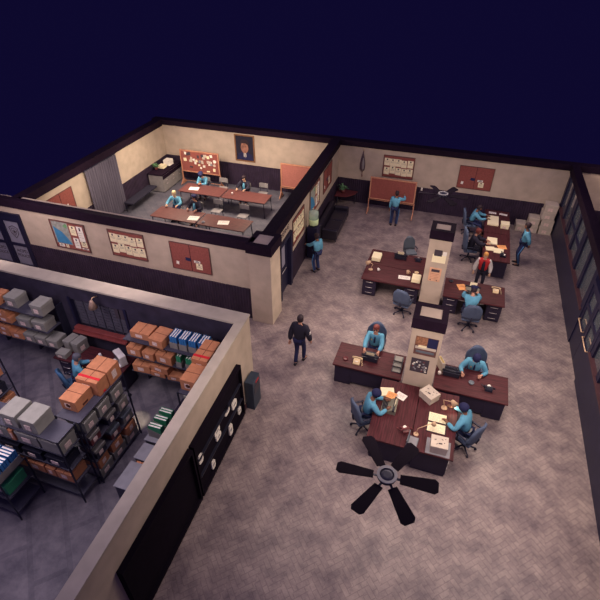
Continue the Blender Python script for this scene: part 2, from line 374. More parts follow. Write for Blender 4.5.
# police double door at the far left of the front wall
for k, (x0, x1) in enumerate(((-15.22, -14.3), (-16.25, -15.28))):
    d = MB()
    for a, c in ((x0, x0+.12), (x1-.12, x1)): d.box(a, c, 11.19, 11.30, .02, 2.28, NAVYFRAME)
    for a, c in ((.02, .16), (.99, 1.09), (2.0, 2.28)): d.box(x0+.12, x1-.12, 11.19, 11.30, a, c, NAVYFRAME)
    d = struct(d.build('door_%d' % (4+k)))
    for z0, z1 in ((.16, .99), (1.09, 2.0)):
        g = MB(); g.box(x0+.12, x1-.12, 11.235, 11.245, z0, z1, FROST); g.build('glass_pane', d)
    cx = (x0+x1)/2
    T = lambda z: Matrix.Translation((cx, 11.232, z)) @ Matrix.Rotation(R(90), 4, 'X')
    text_mesh('ACPD', .19, INK, 'lettering', d, T(.74)); text_mesh('POLICE', .17, INK, 'lettering', d, T(.54))
    g = MB()  # shield crest drawn as an outlined badge
    sh = [(-.19, .16), (0, .24), (.19, .16), (.17, -.06), (0, -.26), (-.17, -.06)]
    for i in range(6):
        a, c = sh[i], sh[(i+1) % 6]; g.tube([(cx+a[0], 11.23, 1.56+a[1]), (cx+c[0], 11.23, 1.56+c[1])], .012, INK, 5)
        g.tube([(cx+a[0]*.6, 11.23, 1.56+a[1]*.6), (cx+c[0]*.6, 11.23, 1.56+c[1]*.6)], .008, INK, 5)
    g.prism([(cx+.09*math.cos(R(90+36*i))*(1 if i % 2 == 0 else .4), 1.56+.09*math.sin(R(90+36*i))*(1 if i % 2 == 0 else .4)) for i in range(10)], 'y', 11.225, 11.235, INK)
    g.build('crest', d)
b = MB(); b.box(-14.3, -14.18, 11.15, 11.30, 0, 2.34, NAVYFRAME); b.box(-16.4, -16.27, 11.15, 11.30, 0, 2.34, NAVYFRAME); b.box(-16.27, -14.3, 11.15, 11.30, 2.28, 2.34, NAVYFRAME)
b.box(-15.28, -15.22, 11.17, 11.30, 0, 2.28, NAVYFRAME); struct(b.build('door_frame'))
# hatch window of the evidence room: roller shutter, red counter
b = MB()
for k in range(9): b.box(-9.40, -7.64, 8.05, 8.08, 1.22+k*.103, 1.31+k*.103, SHUT)
for k in range(7): b.box(-9.36+k*.28, -9.34+k*.28, 8.03, 8.05, 1.2, 2.15, SHELFM)
b.box(-9.46, -9.38, 7.92, 8.06, 1.2, 2.2, NAVYFRAME); b.box(-7.66, -7.58, 7.92, 8.06, 1.2, 2.2, NAVYFRAME)
b.box(-8.02, -7.90, 8.00, 8.03, 1.78, 2.10, INK); b.box(-7.86, -7.74, 8.00, 8.03, 1.78, 2.10, INK)
struct(b.build('window_9'))
b = MB(); b.box(-9.42, -7.66, 7.70, 7.945, 1.12, 1.18, REDCOUNT, .015); b.box(-9.42, -7.66, 7.78, 7.95, 1.18, 1.26, REDCOUNT, .02); b.box(-9.42, -7.66, 7.88, 7.945, .95, 1.12, REDCOUNT)
tag(b.build('hatch_counter'), 'glossy red lacquered sill under the barred hatch of the storeroom', 'counter')

# ================================================================ BUILDERS
def desk(label, x0, x1, y0, y1, side='S', group=None, top=DESKW):
    """side: where the chair goes (S/N/E/W)"""
    rz = {'S': 0, 'N': math.pi, 'E': math.pi/2, 'W': -math.pi/2}[side]
    if side in 'SN': w, d = x1-x0, y1-y0
    else: w, d = y1-y0, x1-x0
    t = thing('office_desk', label, 'desk', ((x0+x1)/2, (y0+y1)/2, 0), rz, group); w -= .01; d -= .01
    b = MB(); b.box(-w/2, w/2, -d/2, d/2, .70, .75, top, .008); b.build('desktop', t)
    pw = .46 if w > 1.6 else .38
    for s in (-1, 1):
        a, c = (-w/2+.05, -w/2+.05+pw) if s < 0 else (w/2-.05-pw, w/2-.05)
        b = MB(); b.box(a, c, -d/2+.10, d/2-.08, .03, .70, DESKB); b.build('pedestal', t)
        for k in range(3):
            b = MB(); b.box(a+.02, c-.02, -d/2+.08, -d/2+.10, .07+k*.21, .26+k*.21, DESKB, .004); dr = b.build('drawer', t)
            b = MB(); z = .17+k*.21; m_ = (a+c)/2
            b.tube([(m_-.11, -d/2+.08, z), (m_-.11, -d/2+.055, z), (m_+.11, -d/2+.055, z), (m_+.11, -d/2+.08, z)], .009, METAL, 6); b.build('handle', dr)
    b = MB(); b.box(-w/2+.05+pw, w/2-.05-pw, d/2-.12, d/2-.09, .12, .70, DESKB); b.build('modesty_panel', t)
    return t

def office_chair(label, x, y, face, group=None, m=CHAIRF, high=False, dot=False):
    """face: heading in degrees the sitter looks (0=+x, 90=+y)"""
    t = thing('office_chair', label, 'chair', (x, y, 0), R(face-90), group)
    b = MB(); b.cbox((0, 0, .46), (.54, .50, .09), m, .035); b.build('seat', t)
    b = MB(); h = .86 if high else .60  # curved back shell
    n = 8; rows = 6; V = []
    for j in range(rows+1):
        tt = j/rows; z = .52+h*tt; wd = .285*(1-.25*max(0, tt-.6)/.4*1.2) if not high else .31*(1-.2*max(0, tt-.7)/.3)
        if tt == 1: wd *= .8
        row = []
        for i in range(n+1):
            u = -1+2*i/n; row.append((u*wd, -.22-.08*tt+.06*u*u, z-.05*u*u*(1 if tt > .8 else 0)))
        V.append(row)
    fr = [[b.bm.verts.new(p) for p in r] for r in V]; bk = [[b.bm.verts.new((p[0], p[1]-.06, p[2])) for p in r] for r in V]
    for j in range(rows):
        for i in range(n):
            b.bm.faces.new([fr[j][i], fr[j][i+1], fr[j+1][i+1], fr[j+1][i]]); b.bm.faces.new([bk[j][i+1], bk[j][i], bk[j+1][i], bk[j+1][i+1]])
    for j in range(rows):
        b.bm.faces.new([fr[j][0], fr[j+1][0], bk[j+1][0], bk[j][0]]); b.bm.faces.new([fr[j][n], bk[j][n], bk[j+1][n], fr[j+1][n]])
    for i in range(n):
        b.bm.faces.new([fr[0][i], bk[0][i], bk[0][i+1], fr[0][i+1]]); b.bm.faces.new([fr[rows][i], fr[rows][i+1], bk[rows][i+1], bk[rows][i]])
    b.mi(m)
    for f_ in b.bm.faces: f_.smooth = True
    bo = b.build('backrest', t); 
    if dot:
        b = MB(); b.cbox((0, -.31, .86), (.035, .02, .035), METAL, .005); b.build('maker_plate', bo)
    b = MB(); b.tube([(0, -.12, .43), (0, -.28, .44), (0, -.31, .62)], .022, DMETAL, 6); b.build('back_bracket', t)
    for s in (-1, 1):
        b = MB(); b.tube([(s*.24, .06, .45), (s*.29, .08, .50), (s*.29, .08, .66)], .014, DMETAL, 6); b.cbox((s*.29, -.02, .67), (.05, .26, .03), DMETAL, .01); b.build('armrest', t)
    b = MB(); b.tube([(0, 0, .10), (0, 0, .42)], [.035, .025], DMETAL); b.build('gas_column', t)
    b = MB()
    for k in range(5):
        a = R(72*k+18); b.tube([(0, 0, .12), (.29*math.cos(a), .29*math.sin(a), .075)], [.028, .016], DMETAL, 6)
    b.build('star_base', t)
    for k in range(5):
        a = R(72*k+18); b = MB(); b.tube([(.29*math.cos(a)-.02*math.sin(a), .29*math.sin(a)+.02*math.cos(a), .034), (.29*math.cos(a)+.02*math.sin(a), .29*math.sin(a)-.02*math.cos(a), .034)], .033, DMETAL, 10); b.build('caster', t)
    return t

def side_chair(label, x, y, rz=0, group='grey stacking chairs in the briefing room'):
    """grey school chair facing -y"""
    t = thing('stacking_chair', label, 'chair', (x, y, 0), rz, group)
    b = MB(); b.cbox((0, 0, .45), (.44, .42, .035), CHAIRG, .015); b.build('seat', t)
    b = MB(); pts = []
    for i in range(9):
        u = -1+i/4; pts.append((u*.22, .235-.05*u*u*1.0))
    pr = [(p[0], p[1]) for p in pts]+[(p[0], p[1]+.025) for p in pts[::-1]]
    b.prism(pr, 'z', .66, .88, CHAIRG); b.build('backrest', t)
    for s in (-1, 1):
        b = MB(); b.tube([(s*.19, -.20, 0), (s*.18, -.17, .44)], .012, DMETAL, 6); b.build('leg', t)
        b = MB(); b.tube([(s*.19, .22, 0), (s*.18, .17, .44), (s*.17, .225, .80)], .012, DMETAL, 6); b.build('leg', t)
    return t

def meeting_table(label, x0, x1, y0, y1):
    t = thing('meeting_table', label, 'table', ((x0+x1)/2, (y0+y1)/2, 0), 0, 'briefing room tables'); w = x1-x0; d = y1-y0
    b = MB(); b.box(-w/2, w/2, -d/2, d/2, .72, .75, TABLEW, .006); b.build('tabletop', t)
    b = MB()
    for s in (-1, 1):
        b.box(-w/2+.08, w/2-.08, s*(d/2-.08)-.012, s*(d/2-.08)+.012, .67, .72, DMETAL); b.box(s*(w/2-.08)-.012, s*(w/2-.08)+.012, -d/2+.08, d/2-.08, .67, .72, DMETAL)
    b.build('apron_frame', t)
    for sx in (-1, 1):
        for sy in (-1, 1):
            b = MB(); b.tube([(sx*(w/2-.05), sy*(d/2-.05), 0), (sx*(w/2-.08), sy*(d/2-.08), .70)], .018, DMETAL, 6); b.build('leg', t)
    return t

def carton(label, x0, x1, y0, y1, z0, z1, group, rz=0, lab='S', tape=False, hole=None):
    w, d, h = x1-x0, y1-y0, z1-z0
    t = thing('cardboard_box', label, 'box', ((x0+x1)/2, (y0+y1)/2, z0), R(rz), group)
    b = MB(); b.box(-w/2, w/2, -d/2, d/2, 0, h, CARTON, .008); bo = b.build('carton', t)
    b = MB(); b.box(-.006, .006, -d/2, d/2, h, h+.002, CARTOND) if w >= d else b.box(-w/2, w/2, -.006, .006, h, h+.002, CARTOND); b.build('flap_seam', t)
    b = MB()
    if lab == 'S': b.box(-w*.22, w*.12, -d/2-.004, -d/2, h*.25, h*.7, LABELM)
    else: b.box(w/2, w/2+.004, -d*.2, d*.15, h*.25, h*.75, LABELM)
    b.build('label', t)
    if tape:
        b = MB(); b.box(-w/2-.003, w/2+.003, -d*.22, -d*.02, h, h+.004, REDTAPE); b.build('red_tape', t); b = MB(); b.box(w/2, w/2+.004, -d*.12, d*.10, .01, h*.18, REDTAPE); b.build('red_tape', t)
    if hole == 'S':
        b = MB(); b.lathe([(.055, 0), (.055, .006)], CARTOND, 14, M=Matrix.Translation((0, -d/2, h*.5)) @ Matrix.Rotation(R(90), 4, 'X')); b.build('punched_hole', t)
        b = MB(); b.box(w/2, w/2+.004, -.08, .08, h*.12, h*.3, CARTOND); b.build('hand_slot', t)
    return t

def archive_box(label, x0, x1, y0, y1, z0, z1, group, rz=0, lab='S', m=GBOX, lid=GBOXL):
    w, d, h = x1-x0, y1-y0, z1-z0
    t = thing('archive_box', label, 'box', ((x0+x1)/2, (y0+y1)/2, z0), R(rz), group)
    b = MB(); b.box(-w/2+.008, w/2-.008, -d/2+.008, d/2-.008, 0, h-.02, m, .004); b.build('tray', t)
    b = MB(); b.box(-w/2, w/2, -d/2, d/2, h-min(.09, h*.35), h, lid, .006); b.build('lid', t)
    b = MB()
    if lab == 'S': b.box(-w*.25, w*.12, -d/2-.003, -d/2+.009, h*.18, h*.58, LABELM)
    else: b.box(w/2-.009, w/2+.003, -d*.25, d*.12, h*.18, h*.58, LABELM)
    b.build('label', t)
    return t

def binder(label, x, y, z, rz, col, group, h=.36, d=.33, w=.058):
    t = thing('ring_binder', label, 'binder', (x, y, z), rz, group); col_ = {'b': BINDB, 'g': BINDG}[col]
    b = MB(); b.box(-w/2, -w/2+.006, -d/2, d/2, 0, h, col_); b.box(w/2-.006, w/2, -d/2, d/2, 0, h, col_); b.box(-w/2+.006, w/2-.006, -d/2, -d/2+.006, 0, h, col_); b.build('cover', t)
    b = MB(); b.box(-w/2+.010, w/2-.010, -d/2+.02, d/2-.012, .004, h-.012, PAPERW); b.build('pages', t)
    return t
def file_rack(label, x, y, z, rz, cols, group, blabel):
    """grey magazine file open at the top with n binders standing in it; spines to local -y"""
    n = len(cols); W = n*.066+.02
    t = thing('magazine_file', label, 'file holder', (x, y, z), rz, group+' holders')
    b = MB(); b.box(-W/2, W/2, -.18, .19, 0, .006, GBOX); b.box(-W/2, W/2, -.186, -.18, 0, .19, GBOX); b.box(-W/2, W/2, .184, .19, 0, .28, GBOX)
    for s in (-1, 1): b.prism([(-.186, 0), (.19, 0), (.19, .28), (-.186, .17)], 'x', s*W/2-.003, s*W/2+.003, GBOX)
    b.build('tray', t)
    for k, c in enumerate(cols):
        u = -W/2+.043+k*.066; px = x+u*math.cos(rz); py = y+u*math.sin(rz)
        binder(blabel(k, n, {'b': 'blue', 'g': 'green'}[c]), px, py, z+.007, rz, c, group)
    return t

def shelf_unit(label, x0, x1, y0, y1, levels, top, wall=None, name='storage_shelf'):
    t = thing(name, label, 'shelf', ((x0+x1)/2, (y0+y1)/2, 0)); w = x1-x0; d = y1-y0
    for z in levels:
        b = MB(); b.box(-w/2+.02, w/2-.02, -d/2+.02, d/2-.02, z-.03, z, SHELFM); b.build('shelf_board', t)
    if wall:
        for sx in (-1, 0, 1):
            b = MB(); b.box(sx*(w/2-.03)-.02, sx*(w/2-.03)+.02, d/2-.018, wall-(y0+y1)/2, 0, top, DMETAL); b.build('wall_upright', t)
        return t
    for sx in (-1, 1):
        for sy in (-1, 1):
            b = MB(); b.box(sx*(w/2-.012)-.014, sx*(w/2-.012)+.014, sy*(d/2-.012)-.014, sy*(d/2-.012)+.014, 0, top, DMETAL); b.build('post', t)
    return t

def stack(label, x, y, z, w, d, h, rz=0, m=PAPER, name='paper_stack', group=None, cat='papers', n=None):
    """a pile of sheets with slightly shuffled layers, one mesh"""
    b = MB(); n = n or max(1, min(8, int(h/.025))); rr = random.Random(int(x*97+y*31))
    for k in range(n):
        j = (rr.uniform(-1, 1)*.012 if n > 1 else 0, rr.uniform(-1, 1)*.012 if n > 1 else 0)
        b.box(-w/2+j[0], w/2+j[0], -d/2+j[1], d/2+j[1], h*k/n, h*(k+1)/n-.0005, m)
    return tag(b.build(name), label, cat, group, (x, y, z), R(rz))

def typewriter(label, x, y, z, face, m=TYPEG, paper=True):
    t = thing('typewriter', label, 'typewriter', (x, y, z), R(face-90))
    b = MB(); b.prism([(-.19, 0), (.17, 0), (.17, .13), (.06, .14), (-.02, .075), (-.19, .04)], 'x', -.21, .21, m); b.build('housing', t)
    b = MB(); b.tube([(-.24, .11, .155), (.24, .11, .155)], .026, TYPEK, 10); b.build('platen', t)
    b = MB()
    for r in range(4):
        for c in range(10): b.box(-.17+c*.035, -.145+c*.035, -.175+r*.034, -.152+r*.034, .045+r*.010, .066+r*.010, TYPEK)
    b.build('keyboard', t)
    b = MB(); b.tube([(-.24, .11, .155), (-.28, .09, .18)], .006, METAL, 6); b.build('return_lever', t)
    if paper: b = MB(); b.prism([(.095, .15), (.14, .30), (.143, .30), (.098, .15)], 'x', -.11, .11, PAPER); b.build('paper_sheet', t)
    return t

def telephone(label, x, y, z, face, m):
    t = thing('desk_telephone', label, 'telephone', (x, y, z), R(face-90))
    b = MB(); b.prism([(-.11, 0), (.10, 0), (.09, .06), (.04, .09), (-.02, .085), (-.11, .03)], 'x', -.09, .09, m); b.build('base', t)
    b = MB(); b.tube([(-.12, .05, .125), (-.06, .05, .14), (.06, .05, .14), (.12, .05, .125)], [.018, .013, .013, .018], m); b.ball((-.12, .05, .11), .028, m); b.ball((.12, .05, .11), .028, m); b.build('handset', t)
    b = MB(); b.lathe([(.05, 0), (.05, .008), (.02, .014)], PAPERW, 14, M=Matrix.Translation((0, -.045, .062)) @ Matrix.Rotation(R(-30), 4, 'X')); b.build('dial', t)
    b = MB(); pts = [(.12+.05*i/14+.02*math.sin(i*2.2), .05-.012*i+.02*math.cos(i*2.2), .10*(1-i/14)+.012) for i in range(15)]; b.tube(pts, .006, m, 5); b.build('cord', t)
    return t

def desk_lamp(label, x, y, z, face, m, lit=False, reach=.28, hgt=.34):
    t = thing('desk_lamp', label, 'lamp', (x, y, z), R(face-90))
    b = MB(); b.lathe([(.075, 0), (.075, .015), (.03, .03), (.012, .035)], m, 16); b.build('base', t)
    b = MB(); b.tube([(0, 0, .03), (0, -.06, hgt*.75), (0, reach*.6, hgt)], .010, m, 6); b.build('arm', t)
    M = Matrix.Translation((0, reach*.6, hgt)) @ Matrix.Rotation(R(48), 4, 'X')
    b = MB(); b.lathe([(.03, .05), (.045, .03), (.085, -.10), (.080, -.10), (.04, .02)], m, 16, M=M); sh = b.build('lamp_shade', t)
    b = MB(); b.ball((0, 0, -.075), .052 if lit else .03, GLOW if lit else PAPERW, M=M); b.build('bulb', sh)
    if lit:
        l = bpy.data.lights.new('lamp_light', 'POINT'); l.energy = 2.2; l.color = (1, .8, .55); l.shadow_soft_size = .05
        lo = bpy.data.objects.new('lamp_light', l); C.objects.link(lo); lo.parent = t; lo.location = (0, reach*.6+.08, hgt-.16)
    return t

def ashtray(label, x, y, z, m=GREYMET):
    b = MB(); b.lathe([(.03, .006), (.05, .006), (.065, .035), (.075, .035), (.06, 0), (.02, 0)], m, 16); return tag(b.build('ashtray'), label, 'ashtray', None, (x, y, z))
def mug(label, x, y, z, m=WHITEC, s=1.0, group=None):
    t = thing('mug', label, 'mug', (x, y, z), 0, group)
    b = MB(); b.lathe([(.034*s, 0), (.04*s, .095*s), (.034*s, .095*s), (.03*s, .015*s)], m, 12); b.build('cup_body', t)
    b = MB(); b.tube([(.038*s, 0, .08*s), (.065*s, 0, .07*s), (.065*s, 0, .035*s), (.037*s, 0, .02*s)], .006*s, m, 6); b.build('handle', t)
    return t
def sheet(label, x, y, z, w, d, rz=0, m=PAPERW, name='paper_sheet', group=None):
    b = MB(); b.box(-w/2, w/2, -d/2, d/2, 0, .004, m)
    for k in range(4): b.box(-w/2+.03, w/2-.04-.02*(k % 2), d/2-.06-k*.035, d/2-.055-k*.035, .004, .0045, INK)
    return tag(b.build(name), label, 'paper', group, (x, y, z), R(rz))
def file_box_open(label, x, y, z, w, d, h, rz=0, m=WBOX):
    """cream file box whose lid is punched with dark handle cut-outs"""
    t = thing('file_box', label, 'box', (x, y, z), R(rz))
    b = MB(); b.box(-w/2+.008, w/2-.008, -d/2+.008, d/2-.008, 0, h-.02, m, .004); b.build('box_body', t)
    b = MB(); b.box(-w/2, w/2, -d/2, d/2, h-.09, h, m, .006); l_ = b.build('lid', t)
    b = MB()
    for u, v, a, r in ((-.1, .05, .03, 20), (.06, .08, .025, -30), (.02, -.06, .05, 10), (.11, -.02, .02, 70), (-.06, -.09, .022, 40), (.13, .12, .018, 60)):
        b.cbox((u*w/.4, v*d/.4, h), (a*1.6, a*.7, .004), INK, 0, (0, 0, R(r)))
    b.build('scuff_marks', l_)
    return t

# ================================================================ PEOPLE
def skin_mesh(nodes, edges, rad, root, levels=1):
    me = bpy.data.meshes.new('s'); bm = bmesh.new(); ly = bm.verts.layers.skin.verify()
    keys = list(nodes); V = {}
    for k in keys:
        v = bm.verts.new(nodes[k]); V[k] = v; r = rad[k]; v[ly].radius = r if hasattr(r, '__len__') else (r, r)
        v[ly].use_root = (k == root)
    for a, b in edges: bm.edges.new((V[a], V[b]))
    bm.to_mesh(me); bm.free(); o = bpy.data.objects.new('s', me); C.objects.link(o)
    o.modifiers.new('k', 'SKIN').use_smooth_shade = True
    s = o.modifiers.new('u', 'SUBSURF'); s.levels = levels; s.render_levels = levels
    dg = bpy.context.evaluated_depsgraph_get(); out = bpy.data.meshes.new_from_object(o.evaluated_get(dg))
    bpy.data.objects.remove(o); bpy.data.meshes.remove(me)
    return out
def ik(a, t, l1, l2, pole):
    a, t = Vector(a), Vector(t); d = t-a; L = d.length
    if L > (l1+l2)*.995: t = a+d*((l1+l2)*.995/L); d = t-a; L = d.length
    n = d/L; x = (l1*l1-l2*l2+L*L)/(2*L); h = math.sqrt(max(0, l1*l1-x*x))
    p = Vector(pole); p = p-n*p.dot(n); p.normalize()
    return a+n*x+p*h, t
def person(label, x, y, face, sit=False, lean=8, hands=None, feet=None, look=(0, 0), skin=SKIN, top=SHIRT, legs=TROUS,
           cap=False, hair=HAIRD, tie=True, glasses=False, jacket=None, sleeve=None, scale=1.0, stripe=False, badge=True, seat_h=.50, pz=None, twist=0, beret=False, shirtfront=None, armpatch=False):
    """local frame: +y is where the person faces; hands/feet are local targets (left, right)"""
    t = thing('person', label, 'person', (x, y, 0), R(face-90)); t.scale = (scale,)*3
    hz = pz if pz else (seat_h+.10 if sit else .955); P = Vector((0, 0, hz)); ln = R(lean)
    up = Vector((0, math.sin(ln), math.cos(ln))); Cc = P+up*.40; N = P+up*.50; Hd = N+Vector((0, math.sin(ln)*.03+.015, .07))
    sh = {s: P+up*.43+Vector((s*.185, 0, 0)) for s in (-1, 1)}; hp = {s: P+Vector((s*.095, 0, -.03)) for s in (-1, 1)}
    if hands is None: hands = ((-.24, .05, hz-.10), (.24, .05, hz-.10))
    if feet is None: feet = ((-.13, .52, .08), (.13, .48, .08)) if sit else ((-.11, 0, .08), (.11, .02, .08))
    nd = {'p': P, 'w': P+up*.17, 'c': Cc-up*.06, 'n': N, 'h': Hd}; ed = [('p', 'w'), ('w', 'c'), ('c', 'n'), ('n', 'h')]
    rd = {'p': (.125, .085), 'w': (.105, .075), 'c': (.115, .072), 'n': (.060, .060), 'h': (.055, .055)}
    arms = {}
    for i, s in enumerate((-1, 1)):
        el, wr = ik(sh[s], hands[i], .29, .26, (s*.6, -.6, -.6)); arms[s] = (el, wr)
        kn, an = ik(hp[s], feet[i], .44, .43, (s*.08, 1, .25)); toe = an+Vector((s*.02, .15, -.045)); arms[('k', s)] = (kn, an, toe)
        k = 'LR'[i]
        nd.update({'s'+k: sh[s], 'e'+k: el, 'r'+k: wr, 'i'+k: hp[s], 'k'+k: kn, 'a'+k: an, 't'+k: toe})
        rd.update({'s'+k: .045, 'e'+k: .040, 'r'+k: .028, 'i'+k: .080, 'k'+k: .055, 'a'+k: .038, 't'+k: .035})
        ed += [('c', 's'+k), ('s'+k, 'e'+k), ('e'+k, 'r'+k), ('p', 'i'+k), ('i'+k, 'k'+k), ('k'+k, 'a'+k), ('a'+k, 't'+k)]
    me = skin_mesh(nd, ed, rd, 'p')
    b = MB(); b.bm.from_mesh(me); b.mi(skin)
    for f_ in b.bm.faces: f_.material_index = 0; f_.smooth = True
    # head: lofted rings from chin to crown, rooted in the neck
    HM = Matrix.Translation(Hd+Vector((0, .01, .02))) @ Euler((R(look[1]), 0, R(look[0]))).to_matrix().to_4x4()
    prof = [(-.045, .035, .040, .030), (-.035, .050, .058, .020), (0.0, .066, .082, .010), (.035, .074, .094, .004), (.075, .078, .098, 0), (.115, .077, .098, -.004), (.150, .068, .088, -.006), (.175, .048, .064, -.008), (.190, .020, .028, -.010)]
    seg = 14; rings = []
    for z, rx, ry, oy in prof:
        rings.append([b.bm.verts.new(HM @ Vector((rx*math.sin(2*math.pi*k/seg), oy+ry*math.cos(2*math.pi*k/seg), z))) for k in range(seg)])
    for i in range(len(prof)-1):
        for k in range(seg): b.bm.faces.new([rings[i][k], rings[i][(k+1) % seg], rings[i+1][(k+1) % seg], rings[i+1][k]]).smooth = True
    b.bm.faces.new(rings[0]); b.bm.faces.new(rings[-1])
    b.prism([(.085, .085), (.085, .045), (.120, .045), (.100, .062)], 'x', -.012, .012, skin, HM)        # nose
    for s in (-1, 1):
        b.ball((s*.078, -.002, .065), (.010, .020, .030), skin, HM, 8)                                     # ears
        b.ball((s*.030, .088, .080), (.013, .008, .008), EYE, HM, 8); b.box(s*.030-.017, s*.030+.017, .088, .099, .094, .101, hair or HAIRD, M=HM)
    b.ball((0, .090, .018), (.024, .010, .006), LIP, HM, 8)
    # hands: palm, four fingers and a thumb rooted in each wrist
    for i, s in enumerate((-1, 1)):
        el, wr = arms[s]; d = (wr-el).normalized(); fwd = (d+Vector((0, .25, -.15))).normalized() if sit else d
        side = fwd.cross(Vector((0, 0, 1)));
        if side.length < .25: side = Vector((0, 1, 0)).cross(fwd)*-1
        side.normalize(); nrm = side.cross(fwd).normalized()
        b.tube([wr-fwd*.02, wr+fwd*.03, wr+fwd*.085], [.026, .032, .030], skin, 8)
        for q, (off, ln_) in enumerate(((-.027, .066), (-.009, .078), (.009, .074), (.026, .058))):
            a0 = wr+fwd*.075+side*off; a1 = a0+fwd*ln_*.5-nrm*.008; a2 = a1+fwd*ln_*.38-nrm*.026
            b.tube([a0, a1, a2], [.0095, .0090, .0070], skin, 6)
        a0 = wr+fwd*.02-side*s*.024; a1 = a0+fwd*.035-side*s*.028-nrm*.006; a2 = a1+fwd*.032-side*s*.004-nrm*.012
        b.tube([a0, a1, a2], [.012, .011, .008], skin, 6)
    body = b.build('body', t)
    bpy.data.meshes.remove(me)
    # shirt
    j = jacket or top
    g = .026 if not jacket else .042
    snd = {k: nd[k] for k in ('w', 'c')}; snd['p'] = P+Vector((0, 0, -.02 if not jacket else -.10)); snd['n'] = N-up*(.055 if not jacket else .035)
    srd = {'p': (.158+g, .112+g), 'w': (.138+g, .102+g), 'c': (.165+g, .112+g), 'n': (.070, .068) if not jacket else (.082, .080)}; sed = [('p', 'w'), ('w', 'c'), ('c', 'n')]
    for k, s in (('L', -1), ('R', 1)):
        el, wr = arms[s]; snd.update({'s'+k: sh[s], 'e'+k: el, 'r'+k: wr-(wr-el).normalized()*.015}); srd.update({'s'+k: .062+g, 'e'+k: .046+g, 'r'+k: .032+g*.8})
        sed += [('c', 's'+k), ('s'+k, 'e'+k), ('e'+k, 'r'+k)]
    me = skin_mesh(snd, sed, srd, 'p'); me.materials.clear(); me.materials.append(j)
    so = bpy.data.objects.new('jacket' if jacket else 'shirt', me); C.objects.link(so); so.parent = t
    if sleeve:
        me.materials.append(sleeve)
        for p_ in me.polygons:
            if abs(p_.center.x) > .19: p_.material_index = 1
    # trousers
    tnd = {'p': P}; trd = {'p': (.152, .108)}; ted = []
    for k, s in (('L', -1), ('R', 1)):
        kn, an, toe = arms[('k', s)]; tnd.update({'i'+k: hp[s], 'k'+k: kn, 'a'+k: an+Vector((0, 0, .0))}); trd.update({'i'+k: .092, 'k'+k: .070, 'a'+k: .058}); ted += [('p', 'i'+k), ('i'+k, 'k'+k), ('k'+k, 'a'+k)]
    me = skin_mesh(tnd, ted, trd, 'p'); me.materials.clear(); me.materials.append(legs)
    to = bpy.data.objects.new('trousers', me); C.objects.link(to); to.parent = t
    if stripe:
        b = MB()
        for s in (-1, 1):
            kn, an, toe = arms[('k', s)]; o = Vector((s*1, 0, 0)); b.tube([hp[s]+o*.105-Vector((0, 0, .05)), kn+o*.072, an+o*.060+Vector((0, 0, .02))], .016, STRIPE, 6)
        b.build('side_stripe', to)
    for s in (-1, 1):
        kn, an, toe = arms[('k', s)]; b = MB(); a = Vector((an.x, an.y, an.z)); fz = an.z-.08
        b.tube([a+Vector((0, -.05, -.045)), a+Vector((0, .03, -.040)), a+Vector((s*.01, .12, -.048)), a+Vector((s*.015, .19, -.058))], [.042, .050, .042, .024], SHOE, 8); b.build('shoe', t)
    # hair or cap
    if hair:
        b = MB(); rr = []
        for (z, rx, ry, oy), cut in zip(prof[2:], (0, 1, 2, 9, 9, 9, 9)):
            row = []
            for k in range(seg):
                a = 2*math.pi*k/seg; front = math.cos(a) > .25 and cut != 9
                e = .013 if not front else -.012
                row.append(b.bm.verts.new(HM @ Vector(((rx+e)*math.sin(a), oy+(ry+e)*math.cos(a), z+.012*(cut == 9)))))
            rr.append(row)
        for i in range(len(rr)-1):
            for k in range(seg): b.bm.faces.new([rr[i][k], rr[i][(k+1) % seg], rr[i+1][(k+1) % seg], rr[i+1][k]]).smooth = True
        b.bm.faces.new(rr[0]); b.bm.faces.new(rr[-1]); b.mi(hair); b.build('hair', t)
    if cap:
        b = MB(); b.lathe([(.094, .095), (.098, .13), (.125, .165), (.118, .195), (.07, .21), (.01, .212)], NAVY, 18, M=HM @ Matrix.Translation((0, -.004, 0)), sy=1.08)
        b.prism([(.075*math.cos(a), .075+.075*math.sin(a)) for a in [R(0+18*i) for i in range(11)]], 'z', .098, .106, TYPEK, HM); cp = b.build('police_cap', t)
        b = MB(); b.cbox((0, .112, .15), (.03, .012, .035), GOLD, .004); bo_ = b.build('cap_badge', cp); bo_.data.transform(HM)
    if beret:
        b = MB(); b.ball((0, -.012, .105), (.112, .130, .112), NAVY, HM, 14); b.build('knit_cap', t)
    if glasses:
        b = MB()
        for s in (-1, 1): b.cbox((s*.033, .105, .080), (.045, .006, .028), TYPEK, .004)
        b.cbox((0, .106, .085), (.03, .005, .006), TYPEK); b.build('glasses', t).data.transform(HM)
    fr = Vector((0, math.cos(ln), -math.sin(ln)))
    if tie and not jacket:
        b = MB(); q0 = N-up*.075+fr*.095; q1 = P+up*.22+fr*.135; b.tube([q0, q0.lerp(q1, .15), q0.lerp(q1, .85), q1], [.016, .020, .030, .010], NAVY, 6); b.build('tie', t)
    if badge and not jacket:
        b = MB(); q = P+up*.345+fr*.137+Vector((.085, 0, 0)); b.cbox(q, (.04, .012, .05), GOLD, .005); b.build('badge', t)
    if shirtfront:
        b = MB(); q0 = N-up*.06+fr*.10; q1 = P+up*.02+fr*.155; b.tube([q0, q0.lerp(q1, .3)+fr*.02, q1], [.035, .058, .065], shirtfront, 8); b.build('tee_shirt', t)
    if armpatch:
        b = MB(); el, wr = arms[1]; q = sh[1].lerp(el, .5)+Vector((.085, -.02, 0)); b.cbox(q, (.02, .06, .09), WHITEC, .008); b.build('arm_patch', t)
    b = MB(); b.lathe([(.165, -.02), (.172, 0), (.165, .02)], TYPEK, 16, c=P+Vector((0, 0, .04 if not jacket else -.05)), sy=.76)
    if not jacket: b.build('belt', t)
    else: b.bm.free()
    return t

